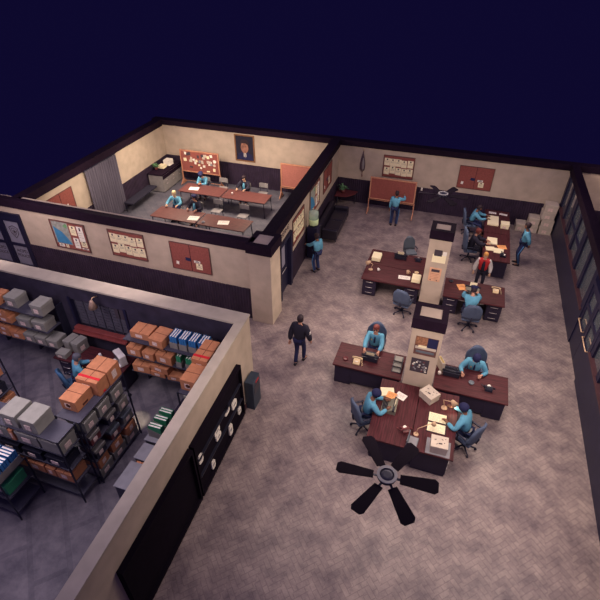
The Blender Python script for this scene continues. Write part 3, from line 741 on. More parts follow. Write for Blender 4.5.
# ================================================================ BOARDS ON THE WALLS
def wall_frame(t, w, h, back, frame, fw=.035):
    """board in the local xz plane, facing -y"""
    b = MB(); b.box(-w/2+fw, w/2-fw, -.012, 0, -h/2+fw, h/2-fw, back); b.build('backing', t)
    b = MB(); b.box(-w/2, w/2, -.03, 0, h/2-fw, h/2, frame); b.box(-w/2, w/2, -.03, 0, -h/2, -h/2+fw, frame)
    b.box(-w/2, -w/2+fw, -.03, 0, -h/2+fw, h/2-fw, frame); b.box(w/2-fw, w/2, -.03, 0, -h/2+fw, h/2-fw, frame); b.build('frame', t)
def note(t, x, z, w, h, m=PAPER, rot=0, ink=True, name='pinned_note', nl=3):
    b = MB(); M = Matrix.Translation((x, -.016, z)) @ Matrix.Rotation(R(rot), 4, 'Y')
    b.box(-w/2, w/2, -.003, 0, -h/2, h/2, m, M=M)
    if ink:
        b.box(-w*.12, w*.12, -.0045, -.003, h*.22, h*.42, INK, M=M)
        for k in range(nl): b.box(-w*.36, w*.36-.1*w*(k % 2), -.0045, -.003, h*(.08-.14*k)-.004, h*(.08-.14*k)+.004, INK, M=M)
    return b.build(name, t)
def bulletin(label, loc, rz):
    t = thing('notice_board', label, 'notice board', loc, rz, None); wall_frame(t, 1.38, 1.0, CORK, FRAMEB)
    for k, (x, z, r) in enumerate(((-.52, .20, 1), (-.27, .19, -1), (-.02, .19, 1), (.23, .16, -1), (.51, .18, 1), (-.51, -.21, 2), (-.25, -.15, -1), (.01, -.20, 1), (.27, -.22, 0), (.52, -.20, -1))):
        note(t, x, z, .245, .33, PAPER, r, nl=2)
    return t
def map_board(label, loc, rz):
    t = thing('map_board', label, 'map board', loc, rz, None); wall_frame(t, 1.44, 1.08, CORK, FRAMEB)
    b = MB(); b.box(-.66, .02, -.016, -.012, -.36, .49, MAPG); mp = b.build('city_map', t)
    b = MB(); b.prism([(-.62, .30), (-.50, .22), (-.30, .12), (-.12, -.10), (0.0, -.34), (-.60, -.34)], 'y', -.018, -.016, MAPB); b.build('water_area', mp)
    b = MB(); b.prism([(-.20, .36), (-.05, .46), (.0, .38), (-.08, .28)], 'y', -.018, -.016, MAPGR); b.build('park_area', mp)
    for x, z, w, h, m in ((.20, .24, .24, .36, PAPER), (.50, .14, .24, .60, PAPERW), (.22, -.24, .22, .40, PAPERW), (.52, -.24, .24, .22, PAPER), (-.48, -.43, .22, .12, PAPERW), (-.24, -.43, .12, .13, PAPER), (.52, -.42, .26, .06, PAPERW)):
        note(t, x, z, w, h, m)
    return t
def red_board(label, loc, rz, s=1.0):
    t = thing('pin_board', label, 'notice board', loc, rz, None); wall_frame(t, 1.42*s, 1.0*s, CORK, FRAMEB, .02)
    b = MB(); b.box(-.006, .006, -.02, -.012, -.48*s, .48*s, CAPM); b.build('middle_seam', t)
    note(t, -.50*s, -.26*s, .10, .12, PAPERW, 10, False); note(t, -.10*s, -.06*s, .18, .12, NAVY, 5, False, 'blue_card'); note(t, .22*s, -.10*s, .22, .08, PAPERW); note(t, .28*s, -.27*s, .22, .22, PAPER)
    return t
map_board('framed map board with blue bay on the front wall, nearest the police doors', (-12.18, 11.21, 1.86), 0)
bulletin('framed board with ten cream notices on the front wall, between map and red board', (-9.84, 11.21, 1.94), 0)
red_board('plain red pin board on the front wall beside the corner pillar', (-7.50, 11.21, 1.91), 0)
EA = R(90)+SK
bulletin('notice board of cream sheets on the corridor wall, just past the briefing room door', (mx(14.5)+.006, 14.5, 1.86), EA)
map_board('map board on the corridor wall above the water cooler', (mx(16.7)+.006, 16.7, 1.96), EA)
red_board('red pin board on the corridor wall above the leather sofa', (mx(18.75)+.006, 18.75, 1.98), EA)
red_board('red pin board on the left wall of the briefing room, near side of curtain', (lx(13.1)+.006, 13.1, 1.83), EA)
bulletin('notice board of cream sheets on the far wall, above wheeled cork board', (-2.52, 20.925, 1.93), 0)
red_board('red pin board on the far wall, behind the paired far desks', (.78, 20.925, 1.86), 0)

def easel_board(label, x, y, w, h, z0, m, notes=False):
    t = thing('wheeled_cork_board', label, 'notice board', (x, y, 0)); T = lambda z: z
    b = MB(); b.box(-w/2+.04, w/2-.04, -.012, .012, z0+.04, z0+h-.04, m); b.build('cork_panel', t)
    b = MB(); b.box(-w/2, w/2, -.03, .03, z0+h-.05, z0+h, OAK); b.box(-w/2, w/2, -.03, .03, z0, z0+.05, OAK); b.box(-w/2, -w/2+.05, -.03, .03, z0+.05, z0+h-.05, OAK); b.box(w/2-.05, w/2, -.03, .03, z0+.05, z0+h-.05, OAK); b.build('frame', t)
    for s in (-1, 1):
        b = MB(); b.box(s*(w/2+.0)-.02, s*(w/2+.0)+.02, -.028, .028, .10, z0-.002, OAK); b.prism([(-.28, .04), (.28, .04), (.03, .30), (-.03, .30)], 'x', s*w/2-.018, s*w/2+.018, OAK); b.build('leg', t)
        for q in (-1, 1):
            b = MB(); b.tube([(s*w/2-.012, q*.25, .028), (s*w/2+.012, q*.25, .028)], .028, TYPEK, 10); b.build('caster', t)
    b = MB(); b.tube([(-w/2, 0, .2), (w/2, 0, .2)], .012, OAK, 6) if notes else b.tube([(-w/2, 0, z0-.05), (w/2, 0, z0-.05)], .014, OAK, 6); b.build('crossbar', t)
    if notes:
        rr = random.Random(3)
        for k in range(34):
            px, pz = rr.uniform(-w/2+.12, w/2-.14), rr.uniform(z0+.12, z0+h-.14); m_ = rr.choice([PAPER, PAPERW, WBOX, INK, PAPERW, GREYMET])
            b = MB(); ww, hh = rr.uniform(.07, .17), rr.uniform(.06, .16); b.box(-ww/2, ww/2, -.018-.0008*k, -.012, -hh/2, hh/2, m_, M=Matrix.Translation((px, 0, pz)) @ Matrix.Rotation(rr.uniform(-.3, .3), 4, 'Y')); b.build('pinned_photograph', t)
    return t
easel_board('wheeled cork board crowded with pinned photographs, beside the grey cabinet', -12.12, 20.20, 2.12, 1.10, .68, CORK, True)
easel_board('empty pinkish wheeled board in the far right corner of the briefing room', -6.75, 20.20, 2.20, 1.15, .58, CORKP)
easel_board('large empty wheeled cork board with an officer writing at it', -2.54, 20.02, 2.02, 1.02, .70, CORK)
# portrait
t = thing('portrait_painting', 'gilt framed dark portrait of a man in a suit above briefing room wainscot', 'painting', (-9.97, 20.925, 1.94))
wall_frame(t, 1.04, 1.30, BLACKC, mat('gilt_frame', (.28, .14, .07), .4, .3), .06)
b = MB(); b.prism([(-.42, -.57), (-.36, -.30), (-.12, -.17), (.12, -.17), (.36, -.30), (.42, -.57)], 'y', -.022, -.012, NAVY)
b.prism([(-.07, -.40), (0, -.48), (.07, -.40), (.05, -.2), (-.05, -.2)], 'y', -.026, -.022, WHITEC); b.prism([(-.025, -.46), (.025, -.46), (.02, -.24), (-.02, -.24)], 'y', -.029, -.026, TYPEK)
SKP = mat('painted_face', (.30, .14, .10), .7, var=.4, scale=7)
b.prism([(.20*math.sin(R(20*i)), .05+.29*math.cos(R(20*i))) for i in range(18)], 'y', -.030, -.022, SKP)
b.prism([(-.22, -.02), (-.25, .20), (-.16, .40), (.08, .44), (.24, .32), (.24, -.02), (.18, .16), (.06, .25), (-.14, .24), (-.19, .10)], 'y', -.034, -.028, HAIRD)
for s in (-1, 1): b.box(s*.07-.03, s*.07+.03, -.034, -.030, .07, .085, EYE); b.box(s*.07-.04, s*.07+.04, -.034, -.030, .11, .125, HAIRD)
b.box(-.015, .015, -.036, -.030, -.03, .07, SKP); b.box(-.05, .05, -.034, -.030, -.095, -.08, LIP)
b.build('painted_figure', t)
# pillar posters
t = thing('wall_poster', 'colour street scene poster, upper one on the near pillar', 'poster', (.10, 9.197, 2.08))
b = MB(); b.box(-.27, .27, -.004, 0, -.29, .29, FRAMEB); b.build('sheet', t)
b = MB(); b.box(.02, .26, -.007, -.004, -.10, .28, NAVY); b.box(-.26, .02, -.007, -.004, .02, .28, mat('brick_print', (.30, .14, .08), .7, var=.5, scale=20)); b.box(-.25, .25, -.008, -.004, -.10, -.02, WBOX); b.box(-.22, .22, -.009, -.004, -.22, -.15, SLATE)
b.box(-.18, .02, -.010, -.004, -.05, .02, PAPER); b.build('printed_picture', t)
t = thing('wall_poster', 'small black and grey crowd picture, lower one on the near pillar', 'poster', (.04, 9.197, 1.42))
b = MB(); b.box(-.22, .22, -.004, 0, -.23, .23, INK); b.build('sheet', t)
b = MB(); rr = random.Random(9)
for k in range(26): x, z = rr.uniform(-.18, .18), rr.uniform(-.17, .17); b.box(x-.022, x+.022, -.007-.0001*k, -.004, z-.018, z+.018, rr.choice([GREYMET, PAPERW, SLATE, MAROON]))
b.build('printed_picture', t)
t = thing('wall_poster', 'pale flyer with a dark picture block, upper one on the far pillar', 'poster', (-.03, 13.677, 1.98))
b = MB(); b.box(-.20, .22, -.004, 0, -.20, .10, PAPER); b.box(-.16, .08, -.006, 0, .04, .26, INK); b.box(.10, .22, -.005, 0, .08, .22, PAPERW); b.build('sheet', t)
t = thing('wall_poster', 'peach wanted style flyer with dark headline, lower one on the far pillar', 'poster', (-.05, 13.677, 1.32))
b = MB(); b.box(-.19, .19, -.004, 0, -.26, .26, mat('peach_paper', (.70, .40, .26), .8)); b.build('sheet', t)
b = MB(); b.box(-.13, .13, -.007, -.004, .10, .20, INK)
for k in range(4): b.box(-.15, .13-.04*(k % 2), -.006, -.004, .02-.06*k, .035-.06*k, OAK)
b.box(-.13, -.09, -.006, -.004, -.23, -.20, INK); b.box(.07, .11, -.006, -.004, -.23, -.20, INK); b.build('printing', t)

# flag and wall bits
t = thing('wall_flag', 'small furled flag on a short pole on the far wall', 'flag', (-4.12, 20.91, 0))
b = MB(); b.tube([(0, -.03, 1.35), (0, -.03, 2.50)], .014, MAROON, 6); b.build('pole', t)
b = MB(); b.lathe([(.02, 1.55), (.11, 1.65), (.12, 1.85), (.09, 2.1), (.03, 2.35), (.01, 2.45)], mat('dusty_flag_cloth', (.11, .075, .09), .9), 12, c=(0, -.06, 0), sy=.35); fl = b.build('furled_cloth', t)
b = MB(); b.lathe([(.01, 1.60), (.045, 1.7), (.055, 1.9), (.03, 2.1), (.01, 2.2)], CHAIRG, 10, c=(.02, -.085, 0), sy=.4); b.build('white_fold', fl)
b = MB(); b.ball((0, -.03, 2.53), .025, GOLD); b.ball((0, -.03, 1.33), .03, MAROON); b.build('finial', t)
b = MB(); b.box(-1.40, -1.32, 20.84, 20.875, 1.02, 1.16, PAPERW, .01); tag(b.build('light_switch'), 'small white switch plate beside the wheeled cork board', 'switch')
b = MB(); b.box(-1.385, -1.335, 20.832, 20.84, 1.05, 1.13, PAPERW); b.build('rocker', bpy.data.objects['light_switch'])
# curtain with real pleats
t = thing('curtain', 'grey pleated curtain on the left briefing room wall', 'curtain', (0, 0, 0))
b = MB(); pts = []; n = 72
for i in range(n+1):
    y = 14.66+2.06*i/n; pts.append((lx(y)+.12+.045*math.sin(i*.87*1.35), y))
back = [(p[0]-.012, p[1]) for p in pts][::-1]; b.prism(pts+back, 'z', .05, 2.60, CURT); b.build('cloth', t)
b = MB(); b.tube([(lx(14.6)+.12, 14.6, 2.62), (lx(16.8)+.12, 16.8, 2.62)], .018, DMETAL); b.build('curtain_rail', t)

# ceiling fans (the ceiling itself is cut away)
FANM = mat('matt_black_blade', (.007, .004, .010), .9, spec=.1)
def fan(label, x, y, a0):
    t = thing('ceiling_fan', label, 'fan', (x, y, 2.9), R(a0))
    b = MB(); b.lathe([(.05, -.08), (.13, -.06), (.16, 0), (.13, .05), (.06, .06)], DMETAL, 20); b.build('motor_housing', t)
    b = MB()
    for k in range(24):
        a, c = 2*math.pi*k/24, 2*math.pi*(k+1)/24
        b.prism([(.12*math.cos(a), .12*math.sin(a)), (.17*math.cos(a), .17*math.sin(a)), (.17*math.cos(c), .17*math.sin(c)), (.12*math.cos(c), .12*math.sin(c))], 'z', .05, .07, GREYMET)
    b.build('top_ring', t)
    for k in range(6):
        M = Matrix.Rotation(2*math.pi*k/6, 4, 'Z') @ Matrix.Rotation(R(10), 4, 'X')
        b = MB(); b.prism([(.22, -.08), (.78, -.125), (.84, -.08), (.84, .08), (.78, .125), (.22, .08)], 'z', -.008, .004, FANM, M); bl = b.build('blade', t)
        b = MB(); b.box(.13, .30, -.02, .02, -.018, -.009, DMETAL, M=M); b.build('blade_bracket', bl)
    return t
fan('dark ceiling fan hanging in front of the far wall', -.32, 16.35, 2)
fan('dark ceiling fan hanging over the near edge of the front desks', -.13, 4.82, 5)

# ================================================================ MAIN OFFICE FURNITURE
desk('mahogany desk left of the far pillar, far one of the back to back pair', -2.45, -.42, 14.57, 15.60, 'N')
desk('mahogany desk left of the far pillar, near one with an empty chair', -2.42, -.42, 13.55, 14.56, 'S')
desk('mahogany desk right of the far pillar where a capped officer sits', .32, 2.25, 13.42, 14.54, 'S')
desk('mahogany desk against the far wall side, farther of the two in line', 1.45, 2.43, 18.33, 20.45, 'W')
desk('mahogany desk with folders and a dark suited sitter, nearer of two in line', 1.45, 2.43, 16.20, 18.31, 'W')
desk('mahogany desk left of the near pillar with the bespectacled officer behind', -2.22, -.34, 9.22, 10.18, 'N')
desk('mahogany desk right of the near pillar with black telephone', .47, 2.33, 9.23, 10.22, 'N')
desk('mahogany front desk under the olive typewriter, left half of the pair', -.82, .185, 7.14, 9.14, 'W')
desk('mahogany front desk with open notebooks, right half of the pair', .19, 1.16, 7.14, 9.14, 'E')
office_chair('empty slate office chair at the near desk left of the far pillar', -.86, 13.05, 75)
tc = office_chair('empty grey office chair turned away behind the far left desk', -1.12, 16.40, -60, m=mat('grey_green_upholstery', (.11, .13, .16), .8))
tc.scale = (.80, .80, .86)
office_chair('slate office chair of the capped officer right of the far pillar', 1.27, 12.98, 95)
office_chair('office chair of the officer at the farthest desk', .90, 19.45, 5)
office_chair('high backed slate office chair of the dark suited sitter', 1.02, 17.30, 12, high=True)
office_chair('office chair behind the desk left of the near pillar', -1.32, 10.62, -90)
office_chair('tall rounded office chair behind the desk right of the near pillar', 1.52, 10.50, -80)
office_chair('slate office chair of the typing officer left of the front desks', -1.04, 7.98, 36, dot=True)
office_chair('slate office chair of the officer right of the front desks', 1.44, 8.20, 148)

ZD = .752
# desk items
stack('thick paper pile on the far left desk, left corner', -2.17, 14.98, ZD, .30, .42, .14)
typewriter('dark typewriter on the far left desk', -1.35, 15.34, ZD, -90, TYPEK)
telephone('black telephone on the far left desk beside the pillar', -.72, 15.28, ZD, -90, TYPEK)
desk_lamp('thin brass lamp at the left end of the near left desk', -2.22, 14.18, ZD, 180, TANE, hgt=.30, reach=.12)
mug('small cream mug beside the thin brass lamp', -1.95, 14.18, ZD)
sheet('loose white sheet on the near left desk', -1.02, 14.05, ZD, .40, .22, 5)
mug('beige mug standing behind the loose sheet', -.95, 14.33, ZD, TANE, 1.3)
stack('thick paper pile on the near left desk beside the pillar', -.62, 14.02, ZD, .28, .36, .13)
ashtray('round pale ashtray near the far pillar', -.66, 14.46, ZD, IVORY)
sheet('orange folder on the desk right of the far pillar', .88, 14.10, ZD, .26, .34, 20, ORANGEP, 'folder')
typewriter('olive typewriter in front of the capped officer', 1.22, 13.90, ZD, 90)
telephone('ivory telephone on the right end of that desk', 1.95, 14.20, ZD, 90, IVORY)
ashtray('dark ashtray beside the far pillar', .52, 14.32, ZD, TYPEK)
stack('wide sprawl of cream papers under the officer arms at the farthest desk', 1.78, 19.35, ZD, .42, .80, .06)
archive_box('cream paper carton on the farthest desk right of the sprawl', 2.06, 2.38, 18.80, 19.12, ZD, ZD+.20, None, lab='S', m=PAPER, lid=PAPER)
sheet('white paper at the back left of the farthest desk', 1.75, 20.15, ZD, .30, .18, 0)
sheet('white paper at the back right of the farthest desk', 2.18, 20.12, ZD, .32, .16, -8)
stack('paper block on the nearer inline desk, farthest of three piles', 1.78, 17.62, ZD, .36, .52, .035)
sheet('orange envelope on the nearer inline desk', 2.14, 17.28, ZD, .32, .28, 12, ORANGEP, 'envelope')
stack('open file on the nearer inline desk, left of the orange envelope', 1.72, 17.02, ZD, .32, .30, .02, 8)
stack('open file below the orange envelope on the nearer inline desk', 2.02, 16.92, ZD, .34, .34, .03, -5)
telephone('black telephone at the near end of the inline desk', 2.16, 16.60, ZD, 180, TYPEK)
typewriter('black typewriter under the hands of the bespectacled officer', -1.28, 9.80, ZD, -90, TYPEK)
telephone('ivory telephone with coiled cord on the desk left of the near pillar', -1.60, 9.50, ZD, 90, IVORY)
ashtray('maroon ashtray left of the ivory telephone', -1.92, 9.52, ZD, MAROON)
t = thing('letter_tray', 'tiered grey letter tray beside the near pillar', 'tray', (-.52, 9.70, ZD))
for k in range(3):
    b = MB(); z = .0+.07*k; b.box(-.12, .12, -.26+.14*k, .24, z, z+.008, DMETAL); b.box(-.12, -.115, -.26+.14*k, .24, z+.008, z+.05, GREYMET); b.box(.115, .12, -.26+.14*k, .24, z+.008, z+.05, GREYMET); tr = b.build('tray_tier', t)
    b = MB(); b.box(-.10, .10, -.25+.14*k, .22, z+.009, z+.03, GBOXL); b.build('letters', tr)
typewriter('black typewriter on the desk right of the near pillar', .88, 9.93, ZD, -90, TYPEK, False)
ashtray('dark ashtray in the middle of the desk right of the near pillar', 1.41, 9.70, ZD, SLATE)
telephone('black telephone on the right end of the desk by the near pillar', 1.84, 9.62, ZD, -90, TYPEK)
t = thing('book_stand', 'upright book in a pale slipcase behind the near pillar', 'book', (.58, 10.02, ZD), R(28))
b = MB(); b.box(-.045, .045, -.15, .15, 0, .30, WBOX, .004); b.build('slipcase', t); b = MB(); b.box(-.028, .028, -.13, .13, .301, .306, GOLD); b.build('gilt_page_edge', t)
mug('small white cup at the foot of the slipcased book', .58, 9.76, ZD)
# front pair
typewriter('olive typewriter used by the officer left of the front desks', -.46, 8.20, ZD, 0)
stack('cream papers behind the olive typewriter', -.60, 8.68, ZD, .34, .28, .03, 15)
sheet('orange sheet on top of the cream papers behind the typewriter', -.48, 8.58, ZD+.031, .24, .22, -10, ORANGEP)
sheet('white sheet lying askew right of the orange sheet', -.25, 8.66, ZD+.002, .26, .22, -22)
telephone('maroon telephone on the left front desk', 0.02, 7.62, ZD, -60, MAROON)
file_box_open('cream file box with scuffed lid at the foot of the near pillar', .42, 8.83, ZD, .40, .34, .22, -38)
desk_lamp('tan desk lamp with its bulb lit, on the right front desk', .82, 8.62, ZD, -20, TANE, True)
for k, y in enumerate((8.24, 7.92)):
    t = thing('notebook', ('open ruled notebook on right front desk, farther of the two', 'open ruled notebook on right front desk, nearer of the two')[k], 'notebook', (.70, y, ZD), 0)
    b = MB(); b.box(-.22, .22, -.145, .145, 0, .006, TYPEK); b.build('cover', t); b = MB(); b.box(-.205, .205, -.13, .13, .006, .022, PAPER); b.build('pages', t)
    b = MB()
    for q in range(6): b.box(-.17, .16-.05*(q % 3), -.10+.037*q, -.096+.037*q, .022, .0225, INK)
    b.build('handwriting', t)
t = thing('desk_lamp', 'slim tan desk lamp bending across the nearer notebook', 'lamp', (.27, 7.60, ZD))
b = MB(); b.lathe([(.06, 0), (.06, .015), (.015, .025)], TANE); b.build('base', t)
b = MB(); b.tube([(0, 0, .02), (.02, 0, .22), (.32, .20, .30)], .009, TANE, 6); b.build('arm', t)
b = MB(); b.lathe([(.02, .04), (.05, 0), (.06, -.05), (.055, -.05)], TANE, 12, c=(.35, .22, .28)); b.build('lamp_shade', t)
t = thing('document_folder', 'slate lever folder standing open beside the cream box on the near edge', 'folder', (.24, 7.32, ZD), R(-6))
b = MB(); b.box(-.12, .10, -.17, .17, 0, .03, SLATE); b.box(-.135, -.12, -.17, .17, 0, .22, SLATE); b.build('cover', t); b = MB(); b.box(-.10, .085, -.15, .15, .031, .05, GREYMET); b.build('papers', t)
b = MB(); b.box(-.27, .27, -.22, .22, 0, .012, GREYMET, .004); tag(b.build('desk_blotter'), 'pale grey blotter under the cream box on the near desk edge', 'blotter', None, (.80, 7.38, ZD))
file_box_open('cream file box with scuffed lid on the grey blotter', .80, 7.36, ZD+.013, .38, .34, .24, 2)

# sofa, side table, plant, cooler
t = thing('leather_sofa', 'black leather two seat sofa against the corridor wall', 'sofa', (-4.62, 17.92, 0), SK)
b = MB(); b.box(-.36, .42, -1.02, 1.02, .14, .30, LEATHER, .03); b.build('frame', t)
b = MB(); b.box(-.44, -.22, -1.18, 1.18, .14, .78, LEATHER, .06); b.build('backrest', t)
for s in (-1, 1):
    b = MB(); b.box(-.215, .44, s*1.10-.09, s*1.10+.09, .14, .60, LEATHER, .05); b.build('armrest', t)
    b = MB(); b.box(-.21, .42, s*.50-.495, s*.50+.495, .30, .46, LEATHER, .05); b.build('seat_cushion', t)
    for q in (-.34, .36): b = MB(); b.tube([(q, s*1.05, 0), (q, s*1.05, .15)], .022, DMETAL, 8); b.build('leg', t)
t = thing('corner_table', 'brown triangular corner table between sofa and far wall', 'table', (-4.72, 20.42, 0))
b = MB(); b.prism([(-.46, .40), (.50, .36), (.42, .02), (.10, -.36), (-.42, -.42)], 'z', .56, .60, MAROON); b.build('tabletop', t)
for p in ((-.38, .32), (.38, .28), (-.32, -.32)): b = MB(); b.tube([(p[0], p[1], 0), (p[0], p[1], .56)], .02, DMETAL, 6); b.build('leg', t)
def plant(label, x, y, z, s=1.0, n=16):
    t = thing('potted_plant', label, 'plant', (x, y, z)); b = MB(); b.lathe([(.06*s, 0), (.09*s, .12*s), (.08*s, .12*s), (.07*s, .10*s)], MAROON, 12); b.build('pot', t)
    b = MB(); rr = random.Random(int(abs(x)*10))
    for k in range(n):
        a = 2.4*k; l = rr.uniform(.14, .26)*s; h = rr.uniform(.08, .22)*s; w = .03*s; c, q = math.cos(a), math.sin(a)
        p = [(0, 0, .10*s), (l*.5*c-w*q, l*.5*q+w*c, .10*s+h), (l*c, l*q, .10*s+h*.7), (l*.5*c+w*q, l*.5*q-w*c, .10*s+h)]
        b.quad(p, LEAF); b.quad([(u[0], u[1], u[2]-.004) for u in p[::-1]], LEAF)
    b.build('foliage', t, False); return t
plant('small leafy plant on the triangular corner table', -4.85, 20.42, .60, 1.3)
t = thing('water_cooler', 'dark water cooler with pale green bottle under the map board', 'water cooler', (-4.76, 15.52, 0), R(90))
b = MB(); b.box(-.20, .20, -.20, .20, .02, 1.36, NAVYFRAME, .02); b.build('cabinet', t)
b = MB(); b.lathe([(.06, 1.36), (.12, 1.40), (.185, 1.44), (.185, 1.66), (.18, 1.665)], WATER, 20); wb = b.build('water_bottle', t)
b = MB(); b.lathe([(.185, 1.666), (.185, 1.90), (.17, 1.96), (.05, 1.98)], BOTTLE, 20); b.build('bottle_top', wb)
for k, m in ((-.06, REDTAPE), (.06, BINDB)): b = MB(); b.box(k-.02, k+.02, -.235, -.19, .86, .90, m, .006); b.build('tap', t)
b = MB(); b.lathe([(.035, 0), (.04, .26), (.035, .27)], PAPERW, 12, c=(.225, -.05, .92)); b.build('cup_dispenser', t)
# wall mounted display and bin on the storeroom wall
t = thing('display_case', 'shallow black display case with pale plaques on the storeroom outer wall', 'display case', (ex(0)+.002, 0, 0), SK)
b = MB(); b.box(0, .05, 4.95, 7.30, .22, 1.80, FANM); b.build('back_panel', t)
b = MB()
for (a, c, d, e) in ((4.90, 7.35, 1.80, 1.88), (4.90, 7.35,   .14, .22), (4.90, 4.95, .22, 1.80), (7.30, 7.35, .22, 1.80)): b.box(0, .12, a, c, d, e, FANM)
b.build('frame', t)
for z in (.75, 1.28): b = MB(); b.box(.05, .11, 4.95, 7.30, z-.01, z+.01, TYPEK); b.build('shelf', t)
t = thing('display_case', 'second black display case on storeroom wall, nearer the camera', 'display case', (ex(0)+.002, 0, 0), SK)
b = MB(); b.box(0, .05, 2.45, 4.80, .22, 1.80, FANM); b.build('back_panel', t)
b = MB()
for (a, c, d, e) in ((2.40, 4.85, 1.80, 1.88), (2.40, 4.85, .14, .22), (2.40, 2.45, .22, 1.80), (4.80, 4.85, .22, 1.80)): b.box(0, .12, a, c, d, e, FANM)
b.build('frame', t)
where = ['upper row, farthest one', 'second from far end, mid height', 'low at far end', 'upper row in the middle', 'directly below the middle upper one', 'tall one low in the middle', 'upper row, nearest one', 'low near the near end']
for k, (y, z, w, h) in enumerate([(6.49, 1.18, .24, .22), (6.88, .98, .26, .24), (7.12, .48, .16, .22), (5.92, 1.14, .26, .20), (5.95, .92, .24, .16), (6.55, .42, .18, .36), (5.12, 1.20, .18, .26), (5.55, .40, .16, .26)]):
    t = thing('award_plaque', 'pale plaque in the black display case, '+where[k], 'plaque', (ex(y)+.054, y, z), SK, 'plaques in the display case')
    b = MB(); b.prism([(-w/2, -h*.3), (-w*.3, -h/2), (w*.3, -h/2), (w/2, -h*.3), (w/2, h*.3), (w*.3, h/2), (-w*.3, h/2), (-w/2, h*.3)], 'x', 0, .03, PAPERW); b.build('plate', t)
    b = MB(); b.box(.03, .033, -w*.25, w*.25, -h*.1, h*.12, GREYMET); b.build('engraved_panel', t)
t = thing('waste_bin', 'dark blue metal bin with red label at the storeroom corner', 'bin', (-3.99, 7.84, 0))
BINM = mat('dark_teal_metal', (.035, .05, .075), .45)
b = MB(); b.box(-.12, .12, -.22, .22, 0, .98, BINM, .012); b.build('bin_body', t)
b = MB(); b.box(.121, .126, -.16, .16, .52, .80, TYPEK); b.build('opening', t); b = MB(); b.box(.121, .128, -.05, .14, .86, .91, REDTAPE); b.build('red_label', t)  # flat black plate gives the shade inside the bin's recess

# cream boxes in the far right corner
PB = 'cream archive boxes stacked in the far right corner'
for lab_, x0, z0, w_ in (('on the floor, far left of the corner stack', 2.80, 0, .40), ('on the floor, second from left in the corner stack', 3.24, 0, .44), ('on the floor, third and rightmost of the corner stack', 3.73, 0, .50),
                     ('second layer, left, in the corner stack', 3.25, .335, .42), ('second layer, right, in the corner stack', 3.74, .335, .49), ('third layer of the corner stack', 3.67, .67, .51), ('topmost of the corner stack', 3.70, 1.005, .50)):
    archive_box('cream archive box '+lab_, x0, x0+w_, 20.34, 20.82, z0, z0+.33, PB, rz=(-2, 2, 1, 3, -1, 1, -2)[int(x0*7+z0*5) % 7]*.6, m=WBOX, lid=WBOX)

# ================================================================ BRIEFING ROOM FURNITURE
meeting_table('red brown table in the back row, left', -12.05, -9.93, 17.84, 18.80)
meeting_table('red brown table in the back row, right', -9.87, -7.74, 17.84, 18.80)
meeting_table('red brown table in the front row, left', -11.88, -9.75, 15.25, 16.22)
meeting_table('red brown table in the front row, right', -9.68, -7.56, 15.22, 16.20)
side_chair('empty grey chair behind the back row, between the two seated officers', -10.55, 19.35, 0)
side_chair('empty grey chair behind the right end of the back row', -8.50, 19.40, 0)
side_chair('empty grey chair behind the front right table, left of two', -9.72, 17.10, 0)
side_chair('empty grey chair behind the front right table, right of two', -8.42, 17.02, 0)
side_chair('grey chair of the capped officer before the photo board', -11.42, 19.22, 0)
side_chair('grey chair of the officer in dark jacket and sunglasses', -9.30, 19.22, 0)
side_chair('grey chair of the fair haired officer in the front row', -11.52, 16.78, 0)
side_chair('grey chair of the dark jacketed officer in the front row', -10.42, 16.62, 0)
sheet('white sheet on the back left table', -11.45, 18.28, .752, .46, .34, 12)
sheet('white sheet on the front left table', -10.02, 15.62, .752, .44, .36, 10)
sheet('white sheet on the front right table', -8.66, 15.66, .752, .46, .34, 14)
mug('white cup on the back right table', -9.50, 18.28, .752)
ashtray('small clear ashtray on the front right table', -9.45, 15.42, .752, GREYMET)
t = thing('storage_cabinet', 'low grey cabinet with dark top in the briefing room corner', 'cabinet', (-13.90, 19.78, 0), SK)
b = MB(); b.box(-.40, .40, -.98, .98, .86, .92, CAPM, .006); b.build('countertop', t)
b = MB(); b.box(-.38, .38, -.96, .30, .04, .86, CHAIRG); b.box(-.38, .34, .30, .34, .04, .86, CHAIRG); b.box(-.38, .38, .34, .96, .04, .86, CHAIRG); b.build('carcass', t)
for k, (a, c) in enumerate(((-.94, -.34), (-.30, .30), (.36, .94))):
    for z0, z1 in ((.07, .44), (.47, .62)): b = MB(); b.box(.385, .40, a, c, z0, z1, CHAIRG, .004); d = b.build('drawer', t); b = MB(); b.box(.40, .42, (a+c)/2-.06, (a+c)/2+.06, z1-.06, z1-.04, METAL); b.build('handle', d)
b = MB(); b.box(.385, .39, -.94, .94, .66, .84, CAPM); b.build('niche_shade_panel', t)  # dark plate drawn in place of the shaded hollow of the niche
stack('tall white paper pile on the corner cabinet, farther one', -13.92, 20.18, .922, .34, .38, .26, m=PAPERW)
stack('cream paper pile on the corner cabinet, nearer one', -13.98, 19.70, .922, .32, .30, .14)
plant('small dark plant on the corner cabinet beside the cream pile', -14.12, 19.38, .922, 1.0, 12)
t = thing('waiting_bench', 'long dark padded bench against the left briefing room wall', 'bench', (-13.88, 17.50, 0), SK)
b = MB(); b.box(-.24, .24, -1.05, 1.05, .39, .47, BLACKC, .02); b.build('seat_pad', t)
for s in (-1, 1): b = MB(); b.tube([(-.20, s*.98, 0), (-.20, s*.98, .40), (.20, s*.98, .40), (.20, s*.98, 0)], .018, DMETAL, 6); b.build('leg_frame', t)

